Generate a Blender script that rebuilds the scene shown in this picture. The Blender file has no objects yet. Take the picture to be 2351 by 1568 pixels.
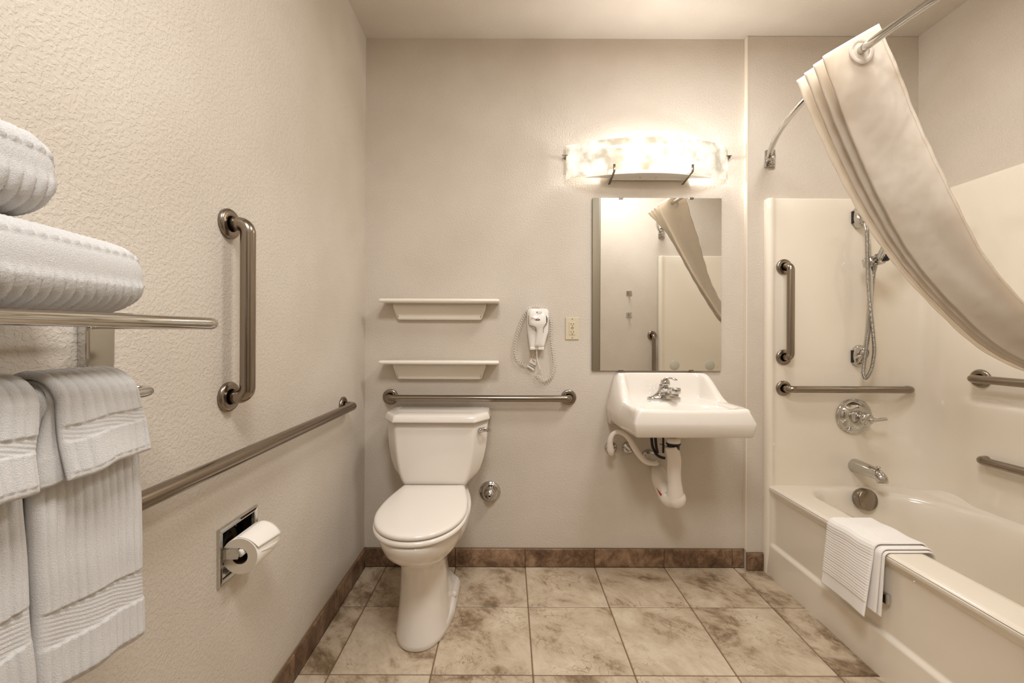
import bpy, bmesh, math, random
import numpy as np
from mathutils import Vector, Matrix

random.seed(7)
rng = np.random.default_rng(7)
C = bpy.context.collection
SC = bpy.context.scene
PI = math.pi

# ------------------------------------------------------------------ camera
# world: back wall is the plane y=0, floor z=0, camera looks along +y
F, D, H, VX, VY = 931.0, 2.069, 1.173, 1168.0, 772.0     # focal (px), distance, eye height, principal point
ROLL = math.radians(0.2)
cam = bpy.data.objects.new('camera', bpy.data.cameras.new('camera'))
C.objects.link(cam)
cam.data.sensor_width = 36.0
cam.data.lens = F / 2351 * 36.0
cam.data.shift_x = (1175.5 - VX) / 2351
cam.data.shift_y = -(784 - VY) / 2351
cam.data.clip_start = 0.01
cam.matrix_world = Matrix.Translation((0, -D, H)) @ Matrix.Rotation(PI / 2, 4, 'X') @ Matrix.Rotation(ROLL, 4, 'Z')
SC.camera = cam

# ------------------------------------------------------------------ light
SC.view_settings.view_transform = 'Standard'
SC.view_settings.look = 'None'
SC.view_settings.gamma = 1.0
SC.view_settings.use_curve_mapping = False
SC.view_settings.exposure = 0.58
w = bpy.data.worlds.new('world'); SC.world = w; w.use_nodes = True
w.node_tree.nodes['Background'].inputs[0].default_value = (1.0, 0.98, 0.96, 1)
w.node_tree.nodes['Background'].inputs[1].default_value = 0.3


def area(name, loc, size, power, rot=(0, 0, 0), col=(1, 0.995, 0.985)):
    l = bpy.data.lights.new(name, 'AREA'); l.shape = 'RECTANGLE'
    l.size, l.size_y = size; l.energy = power; l.color = col
    o = bpy.data.objects.new(name, l); C.objects.link(o)
    o.location = loc; o.rotation_euler = rot
    return o


area('ceiling_light', (0.95, -0.95, 2.64), (0.40, 0.40), 12.0)
area('entry_fill', (0.05, -2.0, 2.66), (0.5, 0.5), 20.0)  # soft fill added behind the camera, not a known lamp
BULBS = [(0.612, -0.058, 2.055), (0.826, -0.058, 2.055)]
for b in BULBS:
    l = bpy.data.lights.new('bulb_light', 'POINT'); l.energy = 19.5; l.color = (1, 0.99, 0.97); l.shadow_soft_size = 0.028
    o = bpy.data.objects.new('bulb_light', l); C.objects.link(o); o.location = b


# ------------------------------------------------------------------ helpers
def unroll(px, py):
    dx, dy = px - VX, py - VY
    c, s = math.cos(ROLL), math.sin(ROLL)
    return dx * c + dy * s, -dx * s + dy * c


def at_p(px, py, p):            # point at distance p in front of the back wall
    dx, dy = unroll(px, py); d = D - p
    return Vector((dx * d / F, -p, H - dy * d / F))


def at_x(px, py, x):            # point on the plane x = const
    dx, dy = unroll(px, py); d = x * F / dx
    return Vector((x, d - D, H - dy * d / F))


def at_z(px, py, z):
    dx, dy = unroll(px, py); d = (H - z) * F / dy
    return Vector((dx * d / F, d - D, z))


def srgb(r, g, b):
    f = lambda c: (c / 255 / 12.92) if c / 255 <= 0.04045 else ((c / 255 + 0.055) / 1.055) ** 2.4
    return (f(r), f(g), f(b), 1)


WORLD = {}


def tag(o, label=None, cat=None, group=None, kind=None):
    if label: o['label'] = label
    if cat: o['category'] = cat
    if group: o['group'] = group
    if kind: o['kind'] = kind
    return o


def thing(name, loc, label, cat, group=None):
    o = bpy.data.objects.new(name, None); C.objects.link(o)
    o.empty_display_size = 0.05
    o.location = loc; WORLD[o.name] = Vector(loc)
    return tag(o, label, cat, group)


def build(name, V, Fc, mat, parent=None, smooth=True, origin=None, label=None):
    """world-space vertices; the object's origin is its parent's (or the given origin)"""
    V = np.asarray(V, dtype=float)
    if parent is not None: org = WORLD[parent.name]
    elif origin is not None: org = Vector(origin)
    else:
        lo, hi = V.min(0), V.max(0)
        org = Vector(((lo[0] + hi[0]) / 2, (lo[1] + hi[1]) / 2, lo[2]))
    me = bpy.data.meshes.new(name)
    me.from_pydata((V - np.array(org)).tolist(), [], [tuple(int(i) for i in f) for f in Fc])
    me.validate(); me.update()
    bm = bmesh.new(); bm.from_mesh(me)
    bmesh.ops.recalc_face_normals(bm, faces=bm.faces)
    bm.to_mesh(me); bm.free()
    if smooth:
        for p in me.polygons: p.use_smooth = True
    me.materials.append(mat)
    o = bpy.data.objects.new(name, me); C.objects.link(o)
    if parent is not None: o.parent = parent
    else: o.location = org
    WORLD[o.name] = org
    if label: o['label'] = label
    return o


def join(*parts):
    V, Fc = [], []
    for v, f in parts:
        n = len(V)
        V.extend([tuple(x) for x in v]); Fc.extend([tuple(i + n for i in ff) for ff in f])
    return V, Fc


def bevelled(o, w_=0.002, seg=2, angle=35):
    m = o.modifiers.new('bevel', 'BEVEL'); m.width = w_; m.segments = seg
    m.limit_method = 'ANGLE'; m.angle_limit = math.radians(angle)
    m.harden_normals = False
    return o


def box(x0, x1, y0, y1, z0, z1):
    V = [(x, y, z) for z in (z0, z1) for y in (y0, y1) for x in (x0, x1)]
    return V, [(0, 2, 3, 1), (4, 5, 7, 6), (0, 1, 5, 4), (2, 6, 7, 3), (0, 4, 6, 2), (1, 3, 7, 5)]


def grid(P, cu=False, cv=False, caps=False):
    """P: (nu,nv,3) array -> verts, faces"""
    P = np.asarray(P); nu, nv = P.shape[:2]
    Fc = []
    for i in range(nu if cu else nu - 1):
        a, b = i * nv, ((i + 1) % nu) * nv
        for j in range(nv if cv else nv - 1):
            k = (j + 1) % nv
            Fc.append((a + j, b + j, b + k, a + k))
    if caps and cv:
        Fc.append(tuple(range(nv - 1, -1, -1)))
        Fc.append(tuple((nu - 1) * nv + j for j in range(nv)))
    return P.reshape(-1, 3), Fc


def fillet(pts, r, n=8):
    """polyline with rounded inner corners (r: number or list per corner)"""
    pts = [Vector(p) for p in pts]
    out = [pts[0]]
    for i in range(1, len(pts) - 1):
        rr = r[i - 1] if isinstance(r, (list, tuple)) else r
        a = (pts[i - 1] - pts[i]); b = (pts[i + 1] - pts[i])
        la, lb = a.length, b.length; a.normalize(); b.normalize()
        ang = a.angle(b); t = min(rr / math.tan(ang / 2), la * .49, lb * .49)
        rr2 = t * math.tan(ang / 2)
        c = pts[i] + (a + b).normalized() * (rr2 / math.sin(ang / 2))
        p0 = pts[i] + a * t - c; p1 = pts[i] + b * t - c
        om = p0.angle(p1)
        for k in range(n + 1):
            s = k / n
            out.append(c + (p0 * math.sin((1 - s) * om) + p1 * math.sin(s * om)) / math.sin(om))
    out.append(pts[-1])
    return out


def spline(pts, n=8):
    """Catmull-Rom through the points"""
    P = [np.array(p, float) for p in pts]
    P = [2 * P[0] - P[1]] + P + [2 * P[-1] - P[-2]]
    out = []
    for i in range(1, len(P) - 2):
        for k in range(n):
            t = k / n
            out.append(0.5 * (2 * P[i] + (P[i + 1] - P[i - 1]) * t + (2 * P[i - 1] - 5 * P[i] + 4 * P[i + 1] - P[i + 2]) * t * t
                              + (-P[i - 1] + 3 * P[i] - 3 * P[i + 1] + P[i + 2]) * t ** 3))
    out.append(P[-2])
    return out


def tube(path, r, seg=16, cap=True, squash=None):
    path = [Vector(p) for p in path]
    n = len(path)
    R = r if hasattr(r, '__len__') else [r] * n
    T = []
    for i in range(n):
        a = path[max(0, i - 1)]; b = path[min(n - 1, i + 1)]
        T.append((b - a).normalized())
    up = Vector((0, 0, 1)) if abs(T[0].z) < .9 else Vector((1, 0, 0))
    N = (up - T[0] * up.dot(T[0])).normalized()
    rings = []
    for i in range(n):
        N = (N - T[i] * N.dot(T[i])).normalized()
        B = T[i].cross(N)
        q = squash if squash else (1, 1)
        rings.append([path[i] + (N * math.cos(a) * q[0] + B * math.sin(a) * q[1]) * R[i] for a in np.linspace(0, 2 * PI, seg, endpoint=False)])
    return grid(np.array([[list(v) for v in ring] for ring in rings]), cv=True, caps=cap)


def round_tube(path, r, seg=16):
    """tube with hemispherical ends"""
    path = [Vector(p) for p in path]
    d0 = (path[0] - path[1]).normalized(); d1 = (path[-1] - path[-2]).normalized()
    pre = [(path[0] + d0 * r * math.sin(a), r * max(.02, math.cos(a))) for a in (PI / 2, 1.2, .8, .4)]
    post = [(path[-1] + d1 * r * math.sin(a), r * max(.02, math.cos(a))) for a in (.4, .8, 1.2, PI / 2)]
    P = [p for p, _ in pre] + path + [p for p, _ in post]
    R = [q for _, q in pre] + [r] * len(path) + [q for _, q in post]
    return tube(P, R, seg)


def lathe(profile, origin, axis, seg=32):
    """profile: [(radius, height along axis)]"""
    ax = Vector(axis).normalized(); o = Vector(origin)
    u = ax.orthogonal().normalized(); v = ax.cross(u)
    P = [[list(o + ax * h + (u * math.cos(a) + v * math.sin(a)) * max(r, 1e-4)) for a in np.linspace(0, 2 * PI, seg, endpoint=False)] for r, h in profile]
    return grid(np.array(P), cv=True, caps=True)


def prism(outline, depth_vec):
    a = [Vector(p) for p in outline]; d = Vector(depth_vec); n = len(a)
    V = [tuple(p) for p in a] + [tuple(p + d) for p in a]
    return V, [tuple(range(n - 1, -1, -1)), tuple(range(n, 2 * n))] + [(i, (i + 1) % n, n + (i + 1) % n, n + i) for i in range(n)]


def smooth01(t):
    t = np.clip(t, 0, 1); return t * t * (3 - 2 * t)


def cloth(P, th, disp=None, disp_b=None):
    """P (nu,nv,3) middle surface -> closed slab with rounded borders"""
    P = np.asarray(P, float)
    du = np.gradient(P, axis=0); dv = np.gradient(P, axis=1)
    N = np.cross(du, dv); N /= (np.linalg.norm(N, axis=2, keepdims=True) + 1e-12)
    nu, nv = P.shape[:2]
    cu = np.concatenate([[0, 0], np.cumsum(np.linalg.norm(np.diff(P[:, nv // 2], axis=0), axis=1))])[1:]
    cv_ = np.concatenate([[0, 0], np.cumsum(np.linalg.norm(np.diff(P[nu // 2], axis=0), axis=1))])[1:]
    eu = np.minimum(cu, cu[-1] - cu); ev = np.minimum(cv_, cv_[-1] - cv_)
    k = np.minimum(eu[:, None], ev[None, :]) / (th * .6)
    k = np.clip(k, 0, 1); e = .12 + .88 * np.sqrt(1 - (1 - k) ** 2)
    t = (th / 2 * e)
    a = P + N * (t + (0 if disp is None else disp * np.clip(k, 0.25, 1)))[..., None]
    b = P - N * (t + (0 if disp_b is None else disp_b * np.clip(k, 0.25, 1)))[..., None]
    V = np.concatenate([a.reshape(-1, 3), b.reshape(-1, 3)])
    M = nu * nv; Fc = []
    for i in range(nu - 1):
        for j in range(nv - 1):
            q = i * nv + j
            Fc.append((q, q + nv, q + nv + 1, q + 1)); Fc.append((M + q, M + q + 1, M + q + nv + 1, M + q + nv))
    for i in range(nu - 1):
        for j, s in ((0, 1), (nv - 1, -1)):
            q = i * nv + j
            f = (q, M + q, M + q + nv, q + nv); Fc.append(f if s > 0 else f[::-1])
    for j in range(nv - 1):
        for i, s in ((0, -1), (nu - 1, 1)):
            q = i * nv + j
            f = (q, M + q, M + q + 1, q + 1); Fc.append(f if s > 0 else f[::-1])
    return V, Fc


def arclen(pts):
    P = np.array([list(p) for p in pts], float)
    s = np.concatenate([[0], np.cumsum(np.linalg.norm(np.diff(P, axis=0), axis=1))])
    return P, s


def resample(pts, n):
    P, s = arclen(pts)
    t = np.linspace(0, s[-1], n)
    return np.stack([np.interp(t, s, P[:, k]) for k in range(P.shape[1])], 1), t


def noise1(x, seed, scale):
    r = np.random.default_rng(seed); out = 0
    for k in range(5):
        out = out + np.sin(x / scale * (1 + k * .73) + r.uniform(0, 6.28)) / (1 + k)
    return out / 2


# ------------------------------------------------------------------ materials
def mat(name, col, rough=.5, metal=0.0, coat=0.0, spec=.5, **kw):
    m = bpy.data.materials.new(name); m.use_nodes = True
    b = m.node_tree.nodes['Principled BSDF']
    b.inputs['Base Color'].default_value = col
    b.inputs['Roughness'].default_value = rough
    b.inputs['Metallic'].default_value = metal
    b.inputs['Specular IOR Level'].default_value = spec
    b.inputs['Coat Weight'].default_value = coat
    b.inputs['Coat Roughness'].default_value = .05
    for k, v in kw.items(): b.inputs[k].default_value = v
    return m


def nt(m): return m.node_tree, m.node_tree.nodes, m.node_tree.links, m.node_tree.nodes['Principled BSDF']


def add_noise_tint(m, col_a, col_b, scale=8, detail=4, lo=.35, hi=.65):
    t, N, L, b = nt(m)
    tc = N.new('ShaderNodeTexCoord'); n = N.new('ShaderNodeTexNoise'); r = N.new('ShaderNodeValToRGB')
    n.inputs['Scale'].default_value = scale; n.inputs['Detail'].default_value = detail
    r.color_ramp.elements[0].position = lo; r.color_ramp.elements[1].position = hi
    r.color_ramp.elements[0].color = col_a; r.color_ramp.elements[1].color = col_b
    L.new(tc.outputs['Object'], n.inputs['Vector']); L.new(n.outputs['Fac'], r.inputs['Fac']); L.new(r.outputs['Color'], b.inputs['Base Color'])


def add_bump(m, scale, dist, strength=1.0, detail=3, kind='noise', stretch=None, rough=.5):
    t, N, L, b = nt(m)
    tc = N.new('ShaderNodeTexCoord')
    vec = tc.outputs['Object']
    if stretch:
        mp = N.new('ShaderNodeMapping'); mp.inputs['Scale'].default_value = stretch
        L.new(vec, mp.inputs['Vector']); vec = mp.outputs['Vector']
    if kind == 'noise':
        n = N.new('ShaderNodeTexNoise'); n.inputs['Detail'].default_value = detail; n.inputs['Roughness'].default_value = rough; out = n.outputs['Fac']
    else:
        n = N.new('ShaderNodeTexVoronoi'); n.feature = 'SMOOTH_F1'; out = n.outputs['Distance']
    n.inputs['Scale'].default_value = scale
    L.new(vec, n.inputs['Vector'])
    bp = N.new('ShaderNodeBump'); bp.inputs['Distance'].default_value = dist; bp.inputs['Strength'].default_value = strength
    if b.inputs['Normal'].is_linked:
        L.new(b.inputs['Normal'].links[0].from_socket, bp.inputs['Normal'])
    L.new(out, bp.inputs['Height']); L.new(bp.outputs['Normal'], b.inputs['Normal'])
    return n, bp


WALL = srgb(208, 193, 176)


def wall_material(name, scale, dist, knock=False):
    m = mat(name, WALL, .55, spec=.3)
    add_noise_tint(m, srgb(208, 197, 183), srgb(216, 206, 193), 2.5, 3)
    add_bump(m, scale, dist, 1.0, 3)
    if knock:
        t, N, L, b = nt(m)
        tc = N.new('ShaderNodeTexCoord'); n = N.new('ShaderNodeTexNoise'); n.inputs['Scale'].default_value = 120; n.inputs['Detail'].default_value = 2
        n.inputs['Distortion'].default_value = .3
        r = N.new('ShaderNodeValToRGB'); r.color_ramp.elements[0].position = .47; r.color_ramp.elements[1].position = .56
        bp = N.new('ShaderNodeBump'); bp.inputs['Distance'].default_value = .00042
        L.new(tc.outputs['Object'], n.inputs['Vector']); L.new(n.outputs['Fac'], r.inputs['Fac']); L.new(r.outputs['Color'], bp.inputs['Height'])
        L.new(b.inputs['Normal'].links[0].from_socket, bp.inputs['Normal']); L.new(bp.outputs['Normal'], b.inputs['Normal'])
    return m


M_WALL = wall_material('painted_wall', 130, .0021)
M_WALL_L = wall_material('knockdown_wall', 110, .0008, True)
M_CEIL = wall_material('painted_ceiling', 120, .0015)

M_PORC = mat('porcelain', srgb(238, 230, 220), .09, coat=.3)
M_SEAT = mat('seat_plastic', srgb(240, 232, 222), .16)
M_TUB = mat('tub_fibreglass', srgb(240, 230, 214), .1, coat=.25)
M_SHELF = mat('ceramic_shelf', srgb(246, 238, 226), .18)
M_CHROME = mat('chrome', (.58, .565, .54, 1), .06, 1.0)
M_HOSE = mat('hose_metal', (.40, .38, .35, 1), .25, 1.0)
M_STEEL = mat('brushed_steel', srgb(148, 137, 124), .24, 1.0)
t, N, L, b = nt(M_STEEL)
tc = N.new('ShaderNodeTexCoord'); n_ = N.new('ShaderNodeTexNoise'); n_.inputs['Scale'].default_value = 400
rr = N.new('ShaderNodeMapRange'); rr.inputs['To Min'].default_value = .18; rr.inputs['To Max'].default_value = .30
L.new(tc.outputs['Object'], n_.inputs['Vector']); L.new(n_.outputs['Fac'], rr.inputs['Value']); L.new(rr.outputs['Result'], b.inputs['Roughness'])
M_BLACK = mat('black_plastic', srgb(22, 18, 16), .3)
M_RUBBER = mat('black_rubber', srgb(26, 22, 20), .55)
M_WHITE = mat('white_plastic', srgb(238, 232, 224), .25)
M_IVORY = mat('ivory_plastic', srgb(216, 203, 176), .35)
M_VINYL = mat('white_vinyl', srgb(240, 231, 220), .22)
M_MIRROR = mat('mirror_glass', (.86, .86, .84, 1), .0, 1.0)
M_GLASSEDGE = mat('mirror_edge', srgb(70, 66, 58), .2, .3)
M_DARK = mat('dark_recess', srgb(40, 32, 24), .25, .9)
M_PAPER = mat('tissue_paper', srgb(243, 236, 226), .9, spec=.1)
add_bump(M_PAPER, 400, .0002)
M_CARD = mat('roll_end_paper', srgb(214, 202, 184), .9, spec=.1)
M_RED = mat('red_print', srgb(170, 40, 25), .5)
M_INK = mat('black_print', srgb(30, 25, 22), .5)
M_TAGP = mat('tag_paper', srgb(236, 228, 215), .6)
M_CAULK = mat('caulk', srgb(205, 188, 165), .6)
M_GROUT = mat('grout', srgb(128, 108, 84), .9, spec=.1)
add_bump(M_GROUT, 500, .0004)

M_TERRY = mat('terry_cotton', srgb(250, 246, 242), .95, spec=.08)
M_TERRY.node_tree.nodes['Principled BSDF'].inputs['Sheen Weight'].default_value = .25
add_bump(M_TERRY, 650, .0026, 1.0, 4, rough=.75)
M_MAT = mat('bath_mat_cotton', srgb(247, 242, 236), .95, spec=.08)
add_bump(M_MAT, 1200, .0005, .7, 3)


# curtain: thin translucent cloth
M_CURT = bpy.data.materials.new('curtain_cloth'); M_CURT.use_nodes = True
N = M_CURT.node_tree.nodes; L = M_CURT.node_tree.links
b = N['Principled BSDF']; b.inputs['Base Color'].default_value = srgb(248, 243, 236); b.inputs['Roughness'].default_value = .5
tr = N.new('ShaderNodeBsdfTranslucent'); tr.inputs['Color'].default_value = srgb(248, 241, 230)
mx = N.new('ShaderNodeMixShader'); mx.inputs[0].default_value = .6
L.new(b.outputs[0], mx.inputs[1]); L.new(tr.outputs[0], mx.inputs[2]); L.new(mx.outputs[0], N['Material Output'].inputs[0])
add_bump(M_CURT, 11, .03, .6, 2, stretch=(1, 1, .6))

M_GROM = mat('grommet_plastic', srgb(196, 184, 172), .3)

# lamp shade: mottled art glass, real bulbs behind it
M_SHADE = bpy.data.materials.new('mottled_glass_shade'); M_SHADE.use_nodes = True
N = M_SHADE.node_tree.nodes; L = M_SHADE.node_tree.links
b = N['Principled BSDF']; b.inputs['Roughness'].default_value = .2
tc = N.new('ShaderNodeTexCoord'); no = N.new('ShaderNodeTexNoise'); no.inputs['Scale'].default_value = 16; no.inputs['Detail'].default_value = 4
ra = N.new('ShaderNodeValToRGB'); ra.color_ramp.elements[0].position = .36; ra.color_ramp.elements[1].position = .60
ra.color_ramp.elements[0].color = srgb(205, 196, 178); ra.color_ramp.elements[1].color = srgb(255, 247, 234)
L.new(tc.outputs['Object'], no.inputs['Vector']); L.new(no.outputs['Fac'], ra.inputs['Fac']); dk_ = N.new('ShaderNodeMix'); dk_.data_type = 'RGBA'; dk_.blend_type = 'MULTIPLY'; dk_.inputs[0].default_value = 1; dk_.inputs[7].default_value = (.035, .034, .033, 1)
L.new(ra.outputs['Color'], dk_.inputs[6]); L.new(ra.outputs['Color'], b.inputs['Base Color'])
tr = N.new('ShaderNodeBsdfTranslucent'); L.new(dk_.outputs[2], tr.inputs['Color'])
tp = N.new('ShaderNodeBsdfTransparent'); L.new(ra.outputs['Color'], tp.inputs['Color'])
em = N.new('ShaderNodeEmission'); L.new(ra.outputs['Color'], em.inputs['Color']); em.inputs['Strength'].default_value = .48
m1 = N.new('ShaderNodeMixShader'); m1.inputs[0].default_value = .75
m2 = N.new('ShaderNodeMixShader'); m2.inputs[0].default_value = .46
ad = N.new('ShaderNodeAddShader')
L.new(b.outputs[0], m1.inputs[1]); L.new(tr.outputs[0], m1.inputs[2])
L.new(m1.outputs[0], m2.inputs[1]); L.new(tp.outputs[0], m2.inputs[2])
L.new(m2.outputs[0], ad.inputs[0]); L.new(em.outputs[0], ad.inputs[1]); L.new(ad.outputs[0], N['Material Output'].inputs[0])

M_BULB = bpy.data.materials.new('lit_bulb'); M_BULB.use_nodes = True
N = M_BULB.node_tree.nodes; L = M_BULB.node_tree.links
em = N.new('ShaderNodeEmission'); em.inputs['Color'].default_value = (1, .93, .83, 1); em.inputs['Strength'].default_value = 12
L.new(em.outputs[0], N['Material Output'].inputs[0])


def stone_material(name, dark=False):
    m = mat(name, (1, 1, 1, 1), .38, spec=.4)
    t, N, L, b = nt(m)
    tc = N.new('ShaderNodeTexCoord'); oi = N.new('ShaderNodeObjectInfo')
    ml = N.new('ShaderNodeVectorMath'); ml.operation = 'SCALE'; ml.inputs[0].default_value = (37, 53, 11)
    L.new(oi.outputs['Random'], ml.inputs['Scale'])
    ad = N.new('ShaderNodeVectorMath'); ad.operation = 'ADD'
    L.new(tc.outputs['Object'], ad.inputs[0]); L.new(ml.outputs[0], ad.inputs[1])
    rot = N.new('ShaderNodeVectorRotate'); rot.inputs['Angle'].default_value = .7
    L.new(ad.outputs[0], rot.inputs['Vector'])
    n1 = N.new('ShaderNodeTexNoise'); n1.inputs['Scale'].default_value = 5.0 if not dark else 9; n1.inputs['Detail'].default_value = 10; n1.inputs['Roughness'].default_value = .74; n1.inputs['Distortion'].default_value = .35
    mp = N.new('ShaderNodeMapping'); mp.inputs['Scale'].default_value = (1, 1.35, 1)
    L.new(rot.outputs[0], mp.inputs['Vector']); L.new(mp.outputs[0], n1.inputs['Vector'])
    r1 = N.new('ShaderNodeValToRGB'); e = r1.color_ramp.elements
    if dark:
        cols = [(.30, srgb(62, 44, 30)), (.46, srgb(118, 92, 70)), (.58, srgb(158, 128, 102)), (.72, srgb(186, 158, 132))]
    else:
        cols = [(.29, srgb(96, 76, 56)), (.40, srgb(148, 126, 100)), (.50, srgb(196, 177, 152)), (.67, srgb(220, 204, 181))]
    e[0].position, e[0].color = cols[0]; e[1].position, e[1].color = cols[-1]
    for p, c in cols[1:-1]:
        q = e.new(p); q.color = c
    # whole-tile tone shift
    sh = N.new('ShaderNodeMath'); sh.operation = 'MULTIPLY_ADD'; sh.inputs[1].default_value = .10; sh.inputs[2].default_value = -.05
    L.new(oi.outputs['Random'], sh.inputs[0])
    sm = N.new('ShaderNodeMath'); sm.operation = 'ADD'
    L.new(n1.outputs['Fac'], sm.inputs[0]); L.new(sh.outputs[0], sm.inputs[1]); L.new(sm.outputs[0], r1.inputs['Fac'])
    # fine cracks / veins
    n2 = N.new('ShaderNodeTexNoise'); n2.inputs['Scale'].default_value = 11; n2.inputs['Detail'].default_value = 6; n2.inputs['Distortion'].default_value = 1.2
    L.new(mp.outputs[0], n2.inputs['Vector'])
    r2 = N.new('ShaderNodeValToRGB'); e2 = r2.color_ramp.elements
    e2[0].position = .485; e2[0].color = (1, 1, 1, 1); e2[1].position = .515; e2[1].color = (1, 1, 1, 1)
    q = e2.new(.50); q.color = (.52, .43, .34, 1)
    L.new(n2.outputs['Fac'], r2.inputs['Fac'])
    n3 = N.new('ShaderNodeTexNoise'); n3.inputs['Scale'].default_value = 7; n3.inputs['Detail'].default_value = 3
    L.new(rot.outputs[0], n3.inputs['Vector'])
    r3 = N.new('ShaderNodeMapRange'); r3.inputs['From Min'].default_value = .45; r3.inputs['From Max'].default_value = .62
    L.new(n3.outputs['Fac'], r3.inputs['Value'])
    mixc = N.new('ShaderNodeMix'); mixc.data_type = 'RGBA'; mixc.blend_type = 'MULTIPLY'
    L.new(r3.outputs['Result'], mixc.inputs[0]); L.new(r1.outputs['Color'], mixc.inputs[6]); L.new(r2.outputs['Color'], mixc.inputs[7])
    L.new(mixc.outputs[2], b.inputs['Base Color'])
    bp = N.new('ShaderNodeBump'); bp.inputs['Distance'].default_value = .0035; bp.inputs['Strength'].default_value = .8
    L.new(n1.outputs['Fac'], bp.inputs['Height']); L.new(bp.outputs['Normal'], b.inputs['Normal'])
    return m


M_TILE = stone_material('stone_floor_tile')
M_TILED = stone_material('stone_base_tile', True)

# ------------------------------------------------------------------ room
XL, XS, XR, ZC = -.733, 1.2005, 2.062, 2.692
YE, XO, YB = -1.455, .79, -3.05          # end wall of the tub alcove, its free corner, wall behind the camera


def structure(name, parts, m, smooth=False):
    V, Fc = join(*parts)
    o = build(name, V, Fc, m, smooth=smooth, origin=(0, 0, 0)); o['kind'] = 'structure'
    return o


wall_back = structure('wall_back', [box(XL - .1, XS, 0, .1, -.02, ZC)], M_WALL)
wall_alcove = structure('wall_back_right', [box(XS, XR + .1, -.024, .1, -.02, ZC)], M_WALL)
bevelled(wall_alcove, .003, 2)
TY0, TY1, TZ0, TZ1 = -1.034, -.900, .552, .667     # opening of the recessed paper holder
wall_left = structure('wall_left', [box(XL - .1, XL, YB, TY0, -.02, ZC), box(XL - .1, XL, TY1, 0, -.02, ZC),
                                    box(XL - .1, XL, TY0, TY1, -.02, TZ0), box(XL - .1, XL, TY0, TY1, TZ1, ZC)], M_WALL_L)
structure('wall_right', [box(XR, XR + .1, YE - .12, -.024, -.02, ZC)], M_WALL)
structure('wall_front_right', [box(XO, XR, YE - .12, YE, -.02, ZC)], M_WALL)
structure('wall_entry', [box(XO, XO + .1, YB, YE - .12, -.02, ZC)], M_WALL)
structure('wall_front', [box(XL - .1, XO + .1, YB - .1, YB, -.02, ZC)], M_WALL)
structure('ceiling', [box(XL - .1, XR + .1, YB - .1, .1, ZC, ZC + .08)], M_CEIL)
structure('trim_1', [box(XS - .0035, XS + .0005, -.0255, -.0005, .1, ZC - .002)], mat('lit_corner_bead', srgb(238, 226, 208), .5))  # lamp light on the step edge is put into this pale colour

M_DOOR = mat('dark_wood', srgb(58, 40, 28), .4)
add_noise_tint(M_DOOR, srgb(48, 33, 23), srgb(72, 50, 35), 5, 6)
dr = structure('unseen_dark_door', [box(-.52, .38, YB, YB + .035, .01, 2.05)], M_DOOR)  # dark door added out of view so the chrome picks up dark reflections
for z0_, z1_ in ((.2, .95), (1.1, 1.9)):
    for x0_ in (-.42, .0):
        bevelled(build('door_panel', *box(x0_, x0_ + .30, YB + .030, YB + .043, z0_, z1_), M_DOOR, dr, smooth=False), .008)
build('door_handle', *round_tube(fillet([(.31, YB + .035, .98), (.31, YB + .085, .98), (.20, YB + .085, .98)], .012, 5), .009, 14), M_STEEL, dr)

structure('trim_2', [box(XO - .012, XO, -2.25, YE - .004, 0, ZC - .001)], mat('taupe_trim', srgb(140, 128, 106), .5))
# floor: grout bed with individual tiles
fl = structure('floor', [box(XL, XR, YB, 0, -.05, -.003)], M_GROUT)
TS, TG = .3535, .0045
xs = [-.619 + TS * k for k in range(-1, 7)]
ys = [-.310 - TS * k for k in range(-1, 8)]
mesh_cache = {}


def tile(name, x0, x1, y0, y1, z0, z1, m, parent, axis='z', bev=.0022):
    key = (name, round(x1 - x0, 4), round(y1 - y0, 4), round(z1 - z0, 4), m.name)
    c = Vector(((x0 + x1) / 2, (y0 + y1) / 2, (z0 + z1) / 2))
    if key not in mesh_cache:
        V, Fc = box(x0 - c.x, x1 - c.x, y0 - c.y, y1 - c.y, z0 - c.z, z1 - c.z)
        me = bpy.data.meshes.new(name); me.from_pydata(V, [], Fc)
        bm = bmesh.new(); bm.from_mesh(me)
        bmesh.ops.recalc_face_normals(bm, faces=bm.faces)
        bmesh.ops.bevel(bm, geom=bm.edges[:], offset=bev, segments=1, affect='EDGES', profile=.5)
        bm.to_mesh(me); bm.free(); me.materials.append(m)
        mesh_cache[key] = me
    o = bpy.data.objects.new(name, mesh_cache[key]); C.objects.link(o)
    o.parent = parent; o.location = c - WORLD[parent.name]
    return o


for i in range(len(xs) - 1):
    for j in range(len(ys) - 1):
        x0, x1 = max(xs[i], XL + .006), min(xs[i + 1], 1.305)
        if j == len(ys) - 2: pass
        y1, y0 = min(ys[j], -.0045), ys[j + 1]
        if x1 - x0 < .02 or y0 < YB: continue
        if y0 < YE - .12 and x1 > XO:
            x1 = XO - .002
            if x1 - x0 < .02: continue
        t_ = tile('floor_tile', x0 + TG / 2, x1 - TG / 2, y0 + TG / 2, y1 - TG / 2, -.010, 0, M_TILE, fl)
        t_.rotation_euler = (random.uniform(-.0008, .0008), random.uniform(-.0008, .0008), 0)

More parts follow.
